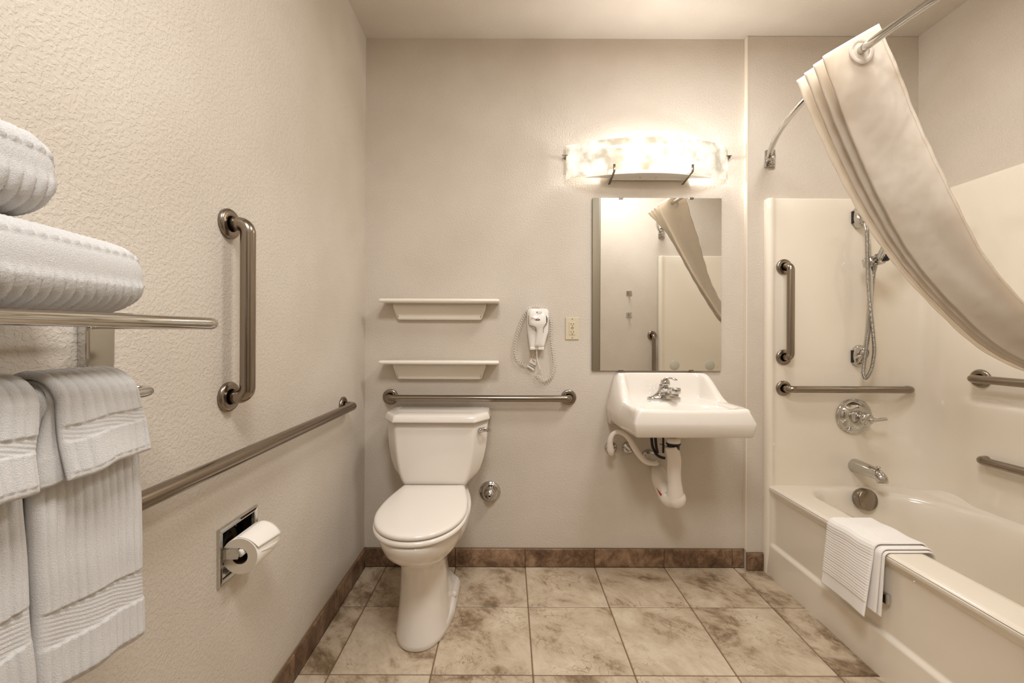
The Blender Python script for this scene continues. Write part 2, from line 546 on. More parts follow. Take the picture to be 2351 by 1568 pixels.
# skirting tiles
bh, bt = .093, .011
bb = structure('baseboard_back', [box(XL, XS, -.006, 0, 0, bh + .002)], M_GROUT)
ex = [XL + .014] + [-.619 + TS * k for k in range(1, 6)] + [XS - .064, XS - .002]
ex = sorted(set(round(e, 4) for e in ex if e < XS))
ex = [XL + .014, -.268, .0865, .440, .7935, 1.139, XS - .002]
for a, c_ in zip(ex[:-1], ex[1:]):
    tile('skirting_tile', a + .0015, c_ - .0015, -bt, -.001, .002, bh, M_TILED, bb)
ba = structure('baseboard_back_right', [box(XS, 1.293, -.030, -.024, 0, bh - .004)], M_GROUT)
tile('skirting_tile', XS + .002, 1.291, -.024 - bt, -.025, .002, bh - .006, M_TILED, ba)
bl = structure('baseboard_left', [box(XL, XL + .006, YB, 0, 0, bh + .002)], M_GROUT)
ey = [-.012, -.343, -.690, -1.037, -1.384, -1.731, -2.078, -2.43, -2.78]
for a, c_ in zip(ey[:-1], ey[1:]):
    tile('skirting_tile', XL + .001, XL + bt, c_ + .0015, a - .0015, .002, bh, M_TILED, bl)


# ------------------------------------------------------------------ grab bars
def grab_bar(a, b_, n, label, stand=.052, r=.0168, fr=.039, bend=.045):
    a, b_, n = Vector(a), Vector(b_), Vector(n)
    t = thing('grab_bar', (a + b_) / 2, label, 'grab bar')
    path = fillet([a + n * .002, a + n * stand, b_ + n * stand, b_ + n * .002], bend, 10)
    V, Fc = tube(path, r, 24)
    build('bar', V, Fc, M_STEEL, t)
    for e in (a, b_):
        V, Fc = lathe([(fr * .985, .0), (fr, .003), (fr, .006), (fr * .94, .0095), (fr * .8, .0115), (r + .006, .0125), (r + .0015, .0115), (r + .0008, .006)], e, n, 40)
        build('flange', V, Fc, M_STEEL, t)
    return t


wb = at_p(897, 913, 0); we = at_p(1305, 911, 0)
grab_bar((wb.x, 0, .863), (we.x, 0, .863), (0, -1, 0), 'long brushed steel grab bar above the toilet tank')
va = at_x(524, 514, XL); vb = at_x(521, 911, XL)
grab_bar((XL, va.y, va.z), (XL, va.y, vb.z), (1, 0, 0), 'vertical brushed steel grab bar on the left wall', r=.0178)
ha = at_x(786, 929, XL)
grab_bar((XL, ha.y, ha.z - .004), (XL, -1.36, ha.z - .004), (1, 0, 0), 'long brushed steel grab bar along the left wall running behind the towels', r=.0178)
PS = .050                                    # surround face, distance from back wall
da = at_p(1799, 613, PS); db = at_p(1800, 820, PS)
grab_bar((da.x, -PS, da.z), (da.x, -PS, db.z), (0, -1, 0), 'short vertical brushed steel grab bar on the tub surround', fr=.038)
ea = at_p(1798, 891, PS); eb = at_p(2072, 891, PS)
grab_bar((ea.x, -PS, ea.z), (eb.x, -PS, ea.z), (0, -1, 0), 'brushed steel grab bar above the tub valve', fr=.037)
XW = 2.030                                   # right face of the surround
fa = at_x(2253, 869, XW); fb = at_x(2275, 1056, XW)
grab_bar((XW, fa.y, fa.z), (XW, -1.30, fa.z), (-1, 0, 0), 'upper brushed steel grab bar on the right tub wall')
grab_bar((XW, fb.y, fb.z), (XW, -1.30, fb.z), (-1, 0, 0), 'lower brushed steel grab bar on the right tub wall')
grab_bar((1.235, YE, 1.185), (1.235, YE, .70), (0, 1, 0), 'vertical brushed steel grab bar seen in the mirror beside the surround')

# ------------------------------------------------------------------ ceramic shelves
def wall_shelf(ztop, label, dip):
    x0, x1 = -.633, -.045
    t = thing('wall_shelf', ((x0 + x1) / 2, 0, ztop - .1), label, 'shelf', 'white shelves above the toilet')
    th = .018
    out = fillet([(x0 + .004, -.001, 0), (x0, -.116, 0), (x1, -.116, 0), (x1 - .004, -.001, 0)], .014, 6)
    rings = []
    for (ins, z) in ((.006, ztop - th), (.001, ztop - th + .004), (0, ztop - th / 2), (.001, ztop - .004), (.006, ztop)):
        rings.append([[p.x + (ins if p.x < -.34 else -ins), p.y + (ins if p.y < -.01 else 0), z] for p in out])
    V, Fc = grid(np.array(rings), cv=True, caps=True)
    build('shelf_board', V, Fc, M_SHELF, t)
    a0, a1 = -.577, -.122
    o = fillet([(a0 - .008, 0, ztop - th + .002), (a0 - .006, 0, ztop - th - .02), (a0 + .016, 0, ztop - .099), (a1 - .016, 0, ztop - .099), (a1 + .006, 0, ztop - th - .02), (a1 + .008, 0, ztop - th + .002)], [.02, .016, .016, .02], 6)
    rings = []
    for ins, y in ((0, -.0005), (0, -.022), (.003, -.027), (.010, -.028)):
        cx = (a0 + a1) / 2
        rings.append([[p.x + ins * (1 if p.x < cx else -1), y, p.z + (ins if p.z < ztop - .09 else 0)] for p in o])
    V, Fc = grid(np.array(rings), cv=True, caps=True)
    build('apron', V, Fc, M_SHELF, t)


wall_shelf(1.3535, 'upper white ceramic wall shelf above the toilet', 0)
wall_shelf(1.0535, 'lower white ceramic wall shelf just above the long grab bar', 0)

# ------------------------------------------------------------------ outlet
c0 = at_p(1313.5, 754, 0)
t = thing('outlet', (c0.x, 0, c0.z), 'ivory double power outlet between the hair dryer and the mirror', 'outlet')
pw, ph = .0345, .0575
o = bevelled(build('cover_plate', *box(c0.x - pw, c0.x + pw, -.006, -.0005, c0.z - ph, c0.z + ph), M_IVORY, t, smooth=False), .003, 3)
bevelled(build('receptacle', *box(c0.x - .0165, c0.x + .0165, -.0085, -.005, c0.z - .033, c0.z + .033), M_IVORY, t, smooth=False), .0012, 2)
slot = lambda g: build('slot', *g, M_BLACK, t, smooth=False)
for s in (1, -1):
    zc = c0.z + s * .0205
    for q in (-1, 1): slot(box(c0.x + q * .0063 - .0011, c0.x + q * .0063 + .0011, -.0089, -.0083, zc - .002, zc + .0065))
    build('ground_slot', *lathe([(.0026, 0), (.0026, .0006)], (c0.x, -.0083, zc - .0075), (0, -1, 0), 10), M_BLACK, t)
build('test_button', *box(c0.x - .007, c0.x + .007, -.0102, -.0085, c0.z + .0008, c0.z + .0048), mat('grey_button', srgb(120, 112, 96), .4), t, smooth=False)
build('reset_button', *box(c0.x - .0065, c0.x + .0065, -.0102, -.0085, c0.z - .0062, c0.z - .0012), M_IVORY, t, smooth=False)
for s in (1, -1):
    build('screw', *lathe([(.003, 0), (.003, .0008), (.001, .0014)], (c0.x, -.006, c0.z + s * .047), (0, -1, 0), 12), M_STEEL, t)

# ------------------------------------------------------------------ hair dryer on its wall holder
hx = lambda px, py, p=.06: at_p(px, py, p)
t = thing('hair_dryer', hx(1234, 803, .0), 'white wall mounted hair dryer with coiled cord hanging in its holder', 'hair dryer')
cxd = hx(1234, 755, .04).x
# holder: tapered shell
sec = [(708, 1213, 1257), (711, 1211, 1260), (730, 1210.5, 1261), (760, 1211, 1260), (775, 1213, 1256), (790, 1215, 1252), (800, 1216, 1249), (803, 1219, 1247)]
rings = []
for py, xa, xb in sec:
    a, b2 = hx(xa, py, .05), hx(xb, py, .05)
    m = (a.x + b2.x) / 2; hw = (b2.x - a.x) / 2; z = a.z
    k = .86 if py in (708, 803) else 1
    rings.append([[m + hw * k * math.copysign(abs(math.cos(q)) ** .45, math.cos(q)), -.026 - .024 * k * math.copysign(abs(math.sin(q)) ** .6, math.sin(q)), z] for q in np.linspace(0, 2 * PI, 28, endpoint=False)])
build('holder', *grid(np.array(rings), cv=True, caps=True), M_WHITE, t)
# dryer body with head and handle
sec = [(712.5, 1218, 1248, .046), (714, 1214.5, 1254, .055), (724, 1213.5, 1256, .072), (740, 1214, 1256.5, .076), (746, 1214.5, 1254, .076), (751, 1222, 1250.5, .072), (756, 1230, 1248.5, .069), (765, 1231, 1247.5, .066), (780, 1229.5, 1246.5, .062), (790, 1227, 1247, .06), (796, 1225, 1248, .056)]
rings = []
for py, xa, xb, dep in sec:
    a, b2 = hx(xa, py, dep), hx(xb, py, dep)
    m = (a.x + b2.x) / 2; hw = (b2.x - a.x) / 2
    rings.append([[m + hw * math.copysign(abs(math.cos(q)) ** .6, math.cos(q)), -.035 - (dep - .035) * math.copysign(abs(math.sin(q)) ** .55, math.sin(q)), a.z] for q in np.linspace(0, 2 * PI, 32, endpoint=False)])
body = build('dryer_body', *grid(np.array(rings), cv=True, caps=True), M_WHITE, t)


def px_line(pts, p, r): return tube(spline([hx(x, y, p) for x, y in pts], 5), r, 8)


for tl_ in (px_line([(1214, 746.5), (1221, 749), (1228, 751), (1230.5, 755), (1231, 763)], .0735, .0011),
      px_line([(1253, 745), (1249.5, 750), (1248, 755), (1247.3, 764)], .069, .0008),
      px_line([(1213.3, 724), (1213.2, 735), (1213.6, 745)], .06, .0008)):
    build('black_trim', *tl_, M_BLACK, t)
vo = [hx(x, y, .060) for x, y in [(1249, 718), (1254, 724), (1257, 732), (1256.5, 740), (1253, 747), (1252.5, 738), (1251.5, 727)]]
vent = build('air_vent', *prism(vo, (0, .028, 0)), M_BLACK, body, smooth=False)
build('vent_holes', *join(*[lathe([(.0016, 0), (.001, .0008)], hx(1253.8, y, .0602), (0, -1, 0), 8) for y in (731, 735.5)]), M_WHITE, body)
bevelled(build('clip', *box(hx(1234, 710).x, hx(1242.5, 710).x, -.068, -.05, hx(0, 716.5, .06).z, hx(0, 710, .06).z), M_WHITE, t, smooth=False), .0015)
build('clip_slot', *join(box(hx(1232, 710).x, hx(1233.4, 710).x, -.0625, -.048, hx(0, 716.5, .06).z, hx(0, 711.5, .06).z), box(hx(1242.3, 710).x, hx(1243.4, 710).x, -.0625, -.048, hx(0, 716.5, .06).z, hx(0, 711.5, .06).z)), M_BLACK, t, smooth=False)
a, b2 = hx(1217, 803, .055), hx(1249, 797, .055)
bevelled(build('foot_ledge', *join(box(a.x, hx(1228.5, 800).x, -.062, -.004, a.z, b2.z), box(hx(1236, 800).x, b2.x, -.062, -.004, a.z, b2.z)), M_WHITE, t, smooth=False), .002)


def text_mesh(s, size, origin, m, parent, name, ux=(1, 0, 0), uy=(0, 0, 1), shear=0., label=None, bold=0.):
    cu = bpy.data.curves.new(name, 'FONT'); cu.body = s; cu.size = size; cu.shear = shear; cu.extrude = .0002; cu.offset = bold
    cu.align_x = 'CENTER'; cu.align_y = 'CENTER'
    tmp = bpy.data.objects.new(name, cu); C.objects.link(tmp)
    dg = bpy.context.evaluated_depsgraph_get(); me = bpy.data.meshes.new_from_object(tmp.evaluated_get(dg))
    bpy.data.objects.remove(tmp); bpy.data.curves.remove(cu)
    ux, uy, o_ = Vector(ux), Vector(uy), Vector(origin); uz = ux.cross(uy)
    V = [tuple(o_ + ux * v.co.x + uy * v.co.y + uz * v.co.z) for v in me.vertices]
    Fc = [tuple(p.vertices) for p in me.polygons]
    bpy.data.meshes.remove(me)
    return build(name, V, Fc, m, parent, smooth=False, label=label)


text_mesh('Hang Up', .0115, hx(1227, 730.5, .0782), M_RED, body, 'red_lettering', shear=.4)
a = hx(1234.5, 734, .078)
bevelled(build('badge', *box(a.x - .0115, a.x + .0115, -.0780, -.0765, a.z - .0022, a.z + .0022), M_BLACK, body, smooth=False), .0003)
text_mesh('1600', .0042, (a.x, -.0782, a.z), M_WHITE, body, 'badge_lettering')


def coil(pts, turns, r, wire, p):
    P, t_ = resample([list(hx(x, y, p)) for x, y in pts], turns * 14)
    T = np.gradient(P, axis=0); T /= np.linalg.norm(T, axis=1, keepdims=True)
    nrm = np.array([0, -1, 0]); B = np.cross(T, nrm)
    ph = np.linspace(0, 2 * PI * turns, len(P))
    Q = P + B * (np.cos(ph) * r)[:, None] + nrm * (np.sin(ph) * r)[:, None]
    return tube(Q, wire, 6)


loopL = spline([(1218, 707), (1211, 712), (1204, 726), (1196, 745), (1189, 768), (1184.5, 790), (1184, 812), (1189, 826), (1196, 834), (1203, 837), (1208, 840)], 8)
loopT = spline([(1212, 713), (1218, 706.5), (1226, 704.5), (1234, 703.5), (1243, 705), (1252, 710), (1258, 718), (1263, 728), (1266.5, 742), (1266, 760), (1266.5, 780), (1269, 798), (1272, 820), (1273, 838), (1270, 855), (1263, 868), (1252, 874), (1243, 871), (1236, 864), (1233, 858)], 8)
build('coiled_cord', *join(coil(loopL, 26, .0072, .0016, .014), coil(loopT, 46, .0078, .0016, .014),
      tube(spline([hx(1233, 858, .012), hx(1236, 853, .02), hx(1242, 850, .03), hx(1238, 842, .035), hx(1233.5, 826, .038), hx(1232.5, 812, .038), hx(1232, 800, .04)], 6), [.0016] * 12 + [.0027] * 25, 8),
      tube([hx(1208, 840, .014), hx(1212, 843, .014)], .0016, 6)), M_WHITE, t)
build('tag_string', *tube(spline([hx(1222.5, 803, .03), hx(1224.5, 812, .02), hx(1222, 821, .02)], 6), .0007, 6), M_WHITE, t)
tg = [hx(1220, 822, .02), hx(1232, 826.5, .02), hx(1229, 840, .02), hx(1226, 851, .02), hx(1210, 841, .02)]
tagp = build('warning_tag', *prism(tg, (0, .0012, 0)), M_TAGP, t, smooth=False)
tx = Vector((.86, 0, -.5)).normalized(); ty = Vector((.5, 0, .86)).normalized()
text_mesh('DANGER', .0095, hx(1222, 837.5, .0208), M_INK, tagp, 'tag_lettering', tx, ty, bold=.0002)
text_mesh('WARNING', .0080, hx(1220.5, 841.5, .0208), M_INK, tagp, 'tag_lettering', tx, ty, bold=.0002)
build('red_stroke', *join(tube([hx(1221, 823.5, .0205), hx(1229, 832, .0205)], .0008, 6), tube([hx(1221.5, 827, .0205), hx(1226.5, 832, .0205)], .0006, 6)), M_RED, tagp)

# ------------------------------------------------------------------ mirror
m0 = at_p(1359.5, 851, .012); m1 = at_p(1657, 455, .012)
mx0, mx1, mz0, mz1 = m0.x, m1.x, m0.z, m1.z
t = thing('mirror', ((mx0 + mx1) / 2, 0, mz0), 'frameless rectangular wall mirror above the sink', 'mirror')
build('backing', *box(mx0, mx1, -.0105, -.001, mz0, mz1), M_GLASSEDGE, t, smooth=False)
build('glass', *box(mx0 + .0006, mx1 - .0006, -.0125, -.0105, mz0 + .0006, mz1 - .0006), M_MIRROR, t, smooth=False)
for px in (1425.5, 1587):
    for top in (1, 0):
        c = at_p(px, 455 if top else 851, .012)
        z0_, z1_ = (mz1 - .008, mz1 + .003) if top else (mz0 - .003, mz0 + .006)
        bevelled(build('mirror_clip', *box(c.x - .011, c.x + .011, -.0165, -.001, z0_, z1_), M_STEEL, t, smooth=False), .0015)

# ------------------------------------------------------------------ vanity light
lx = .7; gx0, gx1 = at_p(1300, 400, .02).x, at_p(1671, 400, .02).x
lx = (gx0 + gx1) / 2; hwL = (gx1 - gx0) / 2
zb, zt = 1.968, 2.137
t = thing('wall_light', (lx, 0, zb), 'lit wall light with a curved mottled glass shade above the mirror', 'light')
R_ = (hwL ** 2 + .098 ** 2) / (2 * .098); a0 = math.asin(hwL / R_)
us = np.linspace(-a0, a0, 49)
P = np.array([[[lx + R_ * math.sin(a), -.018 - (R_ * math.cos(a) - (R_ - .098)), z] for z in np.linspace(zb, zt, 6)] for a in us])
V, Fc = cloth(P, .005)
build('glass_shade', V, Fc, M_SHADE, t)
M_PAN = mat('white_metal_pan', srgb(236, 232, 224), .35, .2)
bx0, bx1 = at_p(1394, 410, .0).x, at_p(1573, 410, .0).x
bevelled(build('glare_back_plate', *box(lx - hwL + .035, lx + hwL - .035, -.012, -.001, zb + .035, zt - .008), mat('glare_damping_grey', srgb(120, 112, 102), .4, .5), t, smooth=False), .002)  # plate widened and darkened to curb bulb glare behind the glass
bevelled(build('ballast_box', *box(bx0, bx1, -.022, -.011, zb - .002, zb + .05), M_PAN, t, smooth=False), .002)
bow = [(lx + (hwL - .09) * s, -.03 - .062 * (1 - s * s), zb + .004) for s in np.linspace(-1, 1, 25)]
outl = bow + [(bx1, -.022, zb + .004), (bx0, -.022, zb + .004)]
build('bottom_pan', *prism(outl, (0, 0, .004)), M_PAN, t, smooth=False)
build('top_pan', *prism([(lx + (p[0] - lx) * .9, -.022 + (p[1] + .022) * .68, zt - .012) for p in outl], (0, 0, .004)), M_PAN, t, smooth=False)
for i_, s in enumerate((-1, 1)):
    cx = at_p(1409 if s < 0 else 1588, 400, .1).x
    xa = at_p(1398 if s < 0 else 1566, 420, 0).x
    o = fillet([(xa, -.002, zb - .02), (cx, -.112, zb + .003), (cx, -.112, zb + .038)], .008, 5)
    P = np.array([[[p.x - .0055, p.y, p.z], [p.x + .0055, p.y, p.z]] for p in o])
    br = build('shade_bracket', *cloth(np.array([[(1 - k) * q[0] + k * q[1] for k in (0, .25, .5, .75, 1)] for q in P]), .0018), M_STEEL, t)
for s in (-1, 1):
    x_ = lx + s * (hwL + .006)
    build('shade_clip', *join(box(x_ - .016, x_ + .012, -.024, -.0195, zb + .118, zb + .1215), box(x_ - .002, x_ + .006, -.022, -.0005, zb + .108, zb + .122)), M_STEEL, t, smooth=False)
for x_ in (lx - .04, lx + .04):
    build('pan_screw', *lathe([(.0035, 0), (.003, .003)], (x_, -.035, zb + .004), (0, 0, -1), 10), M_CHROME, t)
for bq in BULBS:
    build('bulb', *lathe([(.002, -.026), (.014, -.022), (.024, -.008), (.026, .002), (.022, .014), (.012, .024), (.002, .028)], (bq[0], bq[1] + .0, bq[2]), (0, 0, 1), 20), M_BULB, t)
for o in C.objects:
    if o.name.startswith('bulb') and o.type == 'MESH': o.visible_shadow = True
    if o.type == 'LIGHT' and o.name.startswith('bulb_light'): pass
for o in [o for o in C.objects if o.type == 'LIGHT' and o.name.startswith('bulb_light')]:
    o.data.shadow_soft_size = .032          # the light surface lies just outside the bulb glass

# ------------------------------------------------------------------ toilet
TX = -.335
t = thing('toilet', (TX, -.35, 0), 'white two-piece toilet with its lid closed', 'toilet')


def outline_ring(cx, p0, p1, hw, z, n=48, pm=.45, back=.75, ex=2.1):
    """egg outline: flat back at p0 (half width back*hw), round front at p1"""
    L_ = p1 - p0; m = p0 + L_ * pm
    pts = []
    k = n // 2
    ts = np.linspace(0, 1, k)
    half = []
    for s in ts:
        # angle param along front, straight-ish at the back
        if s < .35:
            q = s / .35; p = p0 + (m - p0) * q; w_ = hw * (back + (1 - back) * math.sin(PI / 2 * q))
        else:
            q = (s - .35) / .65 * PI / 2; p = m + (p1 - m) * math.sin(q); w_ = hw * (max(math.cos(q), 0)) ** (2 / ex)
        half.append((w_, p))
    right = [(cx + w_, -p, z) for w_, p in half]
    left = [(cx - w_, -p, z) for w_, p in reversed(half[:-1])]
    return right + left


def loft(rings, m, name, parent, label=None):
    V, Fc = grid(np.array(rings), cv=True, caps=True)
    o = build(name, V, Fc, m, parent, label=label)
    return o


# pedestal + bowl, one continuous body
pr = []
for z, p0, p1, hw, pm, bk in [(0, .20, .566, .108, .5, .95), (.004, .197, .569, .111, .5, .95), (.02, .20, .567, .109, .5, .95), (.05, .215, .560, .103, .5, .9),
                              (.10, .24, .552, .097, .5, .85), (.18, .26, .546, .090, .5, .8), (.26, .26, .545, .0875, .5, .8), (.295, .25, .550, .092, .5, .8),
                              (.315, .23, .572, .106, .48, .8), (.345, .20, .625, .132, .46, .8), (.38, .16, .672, .157, .45, .8), (.41, .12, .698, .170, .45, .75),
                              (.435, .09, .710, .176, .46, .7), (.448, .08, .713, .178, .46, .7), (.455, .08, .712, .177, .46, .7), (.459, .085, .706, .171, .46, .7)]:
    pr.append(outline_ring(TX - (.008 if z < .3 else 0), p0, p1, hw, z, 64, pm, bk, 2.2))
loft(pr, M_PORC, 'bowl', t)
# rear foot with bolt caps
fr = []
for z, i in [(0, 0), (.004, .003), (.030, 0), (.042, -.006), (.047, -.016)]:
    fr.append([[x, y, z] for x, y in [(p.x, p.y) for p in fillet([(TX - .06, -.12, 0), (TX - .118 - i, -.17, 0), (TX - .118 - i, -.36, 0), (TX - .09 - i, -.47, 0), (TX + .09 + i, -.47, 0), (TX + .112 + i, -.36, 0), (TX + .112 + i, -.17, 0), (TX + .06, -.12, 0)], .03, 5)]])
loft(fr, M_PORC, 'foot', t)
for s in (-1, 1):
    build('bolt_cap', *lathe([(.016, 0), (.0155, .010), (.012, .018), (.005, .022), (.001, .023)], (TX + s * .098, -.30, .040), (0, 0, 1), 20), M_PORC, t)
# seat + lid
sp = dict(n=64, pm=.52, back=.80, ex=2.15)
loft([outline_ring(TX, .235 + i, .716 - i, .177 - i, z, **sp) for z, i in [(.4625, .006), (.4645, .001), (.470, 0), (.476, .001), (.480, .006)]], M_SEAT, 'seat', t)
loft([outline_ring(TX, .232 + i, .712 - i, .174 - i, z, **sp) for z, i in [(.4835, .005), (.486, .001), (.492, 0), (.497, .002), (.5005, .007), (.5025, .016), (.5045, .05), (.5055, .10)]], M_SEAT, 'seat_lid', t)
# rear deck the tank sits on
dk = []
for z, i in [(.41, .02), (.44, .006), (.456, 0), (.488, 0), (.492, .004)]:
    dk.append([[p.x, p.y, z] for p in fillet([(TX - .1 + i, -.025, 0), (TX - .135 + i, -.05, 0), (TX - .135 + i, -.225, 0), (TX + .135 - i, -.225, 0), (TX + .135 - i, -.05, 0), (TX + .1 - i, -.025, 0)], .02, 4)])
loft(dk, M_PORC, 'rear_deck', t)
# tank
PT = .232


def tank_ring(hw, hf, pf, pc, z, pb=.022, r=.018):
    pts = [(TX - hw, -pb, z), (TX - hw, -pc, z), (TX - hf, -pf, z), (TX + hf, -pf, z), (TX + hw, -pc, z), (TX + hw, -pb, z)]
    return [list(p) for p in fillet([(TX, -pb, z)] + pts + [(TX + .001, -pb, z)], [.01, r * 1.2, r * 1.2, r * 1.2, r * 1.2, .01], 5)]


tr_ = []
for z, hw, hf, pf, pc in [(.490, .140, .132, .218, .165), (.495, .152, .142, .226, .165), (.502, .163, .143, .230, .160), (.52, .182, .149, PT - .001, .160), (.55, .202, .157, PT, .158), (.60, .219, .166, PT + .002, .156), (.65, .229, .172, PT + .002, .154), (.70, .234, .177, PT, .153), (.745, .235, .180, PT - .002, .153), (.786, .236, .180, PT - .004, .153)]:
    tr_.append(tank_ring(hw, hf, pf, pc, z))
loft(tr_, M_PORC, 'tank', t)
ld = []
for z, hw, hf, pf, pc in [(.781, .240, .178, .240, .162), (.784, .2465, .186, .254, .162), (.789, .247, .186, .254, .161), (.806, .242, .182, .248, .156), (.813, .238, .179, .242, .152), (.8155, .232, .174, .235, .148), (.8175, .20, .15, .19, .12)]:
    ld.append(tank_ring(hw, hf, pf, pc, z, .016, .012))
loft(ld, M_PORC, 'tank_lid', t)
# flush lever on the right chamfer
l0 = at_p(1104, 988, .215); l1 = at_p(1126, 987, .19)
lev = build('flush_lever', *join(lathe([(.011, -.012), (.011, .002), (.008, .006), (.002, .008)], l0, (.35, -.9, 0), 16),
      tube(spline([l0 + Vector((0, -.004, 0)), l0 + Vector((.010, -.006, .004)), l0 + Vector((.026, -.004, .004)), l1 + Vector((.0, -.004, -.002))], 6), [.0085] * 4 + [.0105] * 6 + [.0098] * 6 + [.0085] * 3, 12, squash=(1, .5))), M_CHROME, t, label='chrome flush lever')

# water stop on the wall
c = at_p(1125, 1128, 0)
t = thing('water_shutoff', (c.x, 0, c.z), 'round chrome water supply fitting on the wall right of the toilet tank', 'valve')
build('escutcheon', *lathe([(.053, 0), (.054, .004), (.050, .009), (.044, .010), (.043, .013), (.039, .015), (.030, .016)], (c.x, -.0005, c.z), (0, -1, 0), 40), M_CHROME, t)
build('dome', *lathe([(.032, .014), (.032, .03), (.029, .045), (.020, .055), (.010, .058), (.0095, .066), (.006, .067), (.005, .060)], (c.x, 0, c.z), (0, -1, 0), 32), M_CHROME, t)
build('stem', *lathe([(.004, .055), (.004, .066), (.001, .067)], (c.x, 0, c.z), (0, -1, 0), 12), M_BLACK, t)

# ------------------------------------------------------------------ sink
SX = .766
t = thing('sink', (SX, -.2, .74), 'white wall hung porcelain sink with a raised back under the mirror', 'sink')
PF = .400
nx, npp = 81, 90
pp = np.concatenate([np.linspace(.002, .10, 30), np.linspace(.105, PF, npp - 30)])
s_ = np.linspace(-1, 1, nx)


def sink_hw(p):
    return np.interp(p, [0, .10, .20, .34, PF - .012, PF], [.217, .227, .243, .246, .236, .228])


def sink_rim(p):
    k = smooth01((.235 - p) / .20)
    return .874 + .118 * k ** 1.15


Pg = np.zeros((npp, nx, 3))
for i, p in enumerate(pp):
    hw = sink_hw(p)
    x = s_ * hw
    side = smooth01((hw - .026 - np.abs(x)) / .030)             # 0 at side rims, 1 inside
    zr = sink_rim(p)
    inner_back = .872 + .12 * smooth01((.072 + .03 * (np.abs(x) / hw) ** 4 - p) / .045)
    zi = min(zr, 99) * (1 - side) + np.minimum(zr, inner_back) * side
    # lip roll at front
    zi = zi - .006 * smooth01((p - (PF - .010)) / .010)
    # basin
    q = np.sqrt(np.abs((x) / .192) ** 3.2 + abs((p - .300) / .083) ** 3.2) ** (1 / 1.6)
    zi = zi - .13 * smooth01((1.0 - q) / .75) - .006 * side * smooth01((1.18 - q) / .2)
    # outer roll at sides
    zi = zi - .007 * smooth01((np.abs(s_) - .965) / .035)
    Pg[i, :, 0] = SX + x; Pg[i, :, 1] = -p; Pg[i, :, 2] = zi
V, Fc = grid(Pg)
V = V.tolist()
# skirt: boundary loop going around
loop = [(i, 0) for i in range(npp)] + [(npp - 1, j) for j in range(1, nx)] + [(i, nx - 1) for i in range(npp - 2, -1, -1)] + [(0, j) for j in range(nx - 2, 0, -1)]


def sk(i, j, lev):
    p = pp[i]; x, y, z = Pg[i, j]
    s = s_[j]
    hwm = np.interp(p, [0, .1, .2, .3, PF], [.268, .270, .266, .258, .250]); hwb = np.interp(p, [0, .1, .2, .3, PF], [.262, .262, .258, .250, .240])
    f = .30 + .0
    if lev == 1: return (SX + s * (hwm * .25 + sink_hw(p) * .75 if abs(s) == 1 else sink_hw(p)), y - (.004 if i == npp - 1 else 0), z - .010)
    if lev == 2: return (SX + s * (hwm if abs(s) == 1 or i == npp - 1 else hwm), y - (.012 if i == npp - 1 else 0), .818)
    if lev == 3: return (SX + s * (hwm * .995), y - (.012 if i == npp - 1 else 0), .808)
    if lev == 4: return (SX + s * hwb, y - (.002 if i == npp - 1 else 0), .760 + (.0 if p > .05 else -.02))
    if lev == 5: return (SX + s * (hwb - .008), y + (.006 if i == npp - 1 else 0), .756 + (.0 if p > .05 else -.02))


base = [i * nx + j for i, j in loop]
prev = base
for lev in (1, 2, 3, 4, 5):
    st = len(V); V.extend([sk(i, j, lev) for i, j in loop]); cur = list(range(st, st + len(loop)))
    n = len(loop)
    Fc.extend([(prev[k], prev[(k + 1) % n], cur[(k + 1) % n], cur[k]) for k in range(n)])
    prev = cur
Fc.append(tuple(prev))
sk_o = build('basin', V, Fc, M_PORC, t)
build('basin_underside', *lathe([(.001, .0), (.05, .002), (.10, .016), (.135, .045), (.15, .08)], (SX, -.235, .732), (0, 0, 1), 32), M_PORC, t)
build('overflow_boss', *lathe([(.03, 0), (.028, .03), (.022, .04)], (SX - .012, -.205, .755), (0, 0, -1), 20), M_PORC, t)

# faucet
c = at_p(1524, 914, .115)
fx, fy, fz = c.x, -.115, .8725
t = thing('faucet', (fx, fy, fz), 'chrome single lever faucet on the back ledge of the sink', 'faucet')
rings = []
for z, a, bq, e in [(0, .079, .026, .7), (.004, .080, .027, .7), (.010, .078, .026, .7), (.014, .070, .023, .8), (.020, .052, .022, .9), (.030, .036, .022, 1), (.045, .028, .021, 1), (.060, .024, .020, 1), (.075, .022, .020, 1)]:
    rings.append([[fx + a * math.copysign(abs(math.cos(q)) ** e, math.cos(q)), fy - bq * math.copysign(abs(math.sin(q)) ** e, math.sin(q)), fz + z] for q in np.linspace(0, 2 * PI, 32, endpoint=False)])
build('faucet_body', *grid(np.array(rings), cv=True, caps=True), M_CHROME, t)
sx2, sy2 = fx + .010, fy - .115
build('spout', *tube(spline([(fx, fy, fz + .036), (fx + .003, fy - .04, fz + .043), (fx + .007, fy - .085, fz + .052), (sx2, sy2, fz + .055)], 6), [.024] * 6 + [.020] * 6 + [.018] * 7, 18, squash=(.8, 1)), M_CHROME, t)
build('spout_head', *lathe([(.018, -.002), (.021, .0), (.0215, .022), (.019, .025), (.001, .026)], (sx2, sy2, fz + .044), (0, 0, 1), 28), M_CHROME, t)
build('aerator', *lathe([(.010, 0), (.0125, .001), (.013, .016)], (sx2, sy2, fz + .031), (0, 0, 1), 20), M_STEEL, t)
build('handle_dome', *lathe([(.022, 0), (.023, .008), (.021, .018), (.015, .027), (.006, .031), (.001, .0315)], (fx + .004, fy - .002, fz + .070), (0.1, -.25, 1), 28), M_CHROME, t)
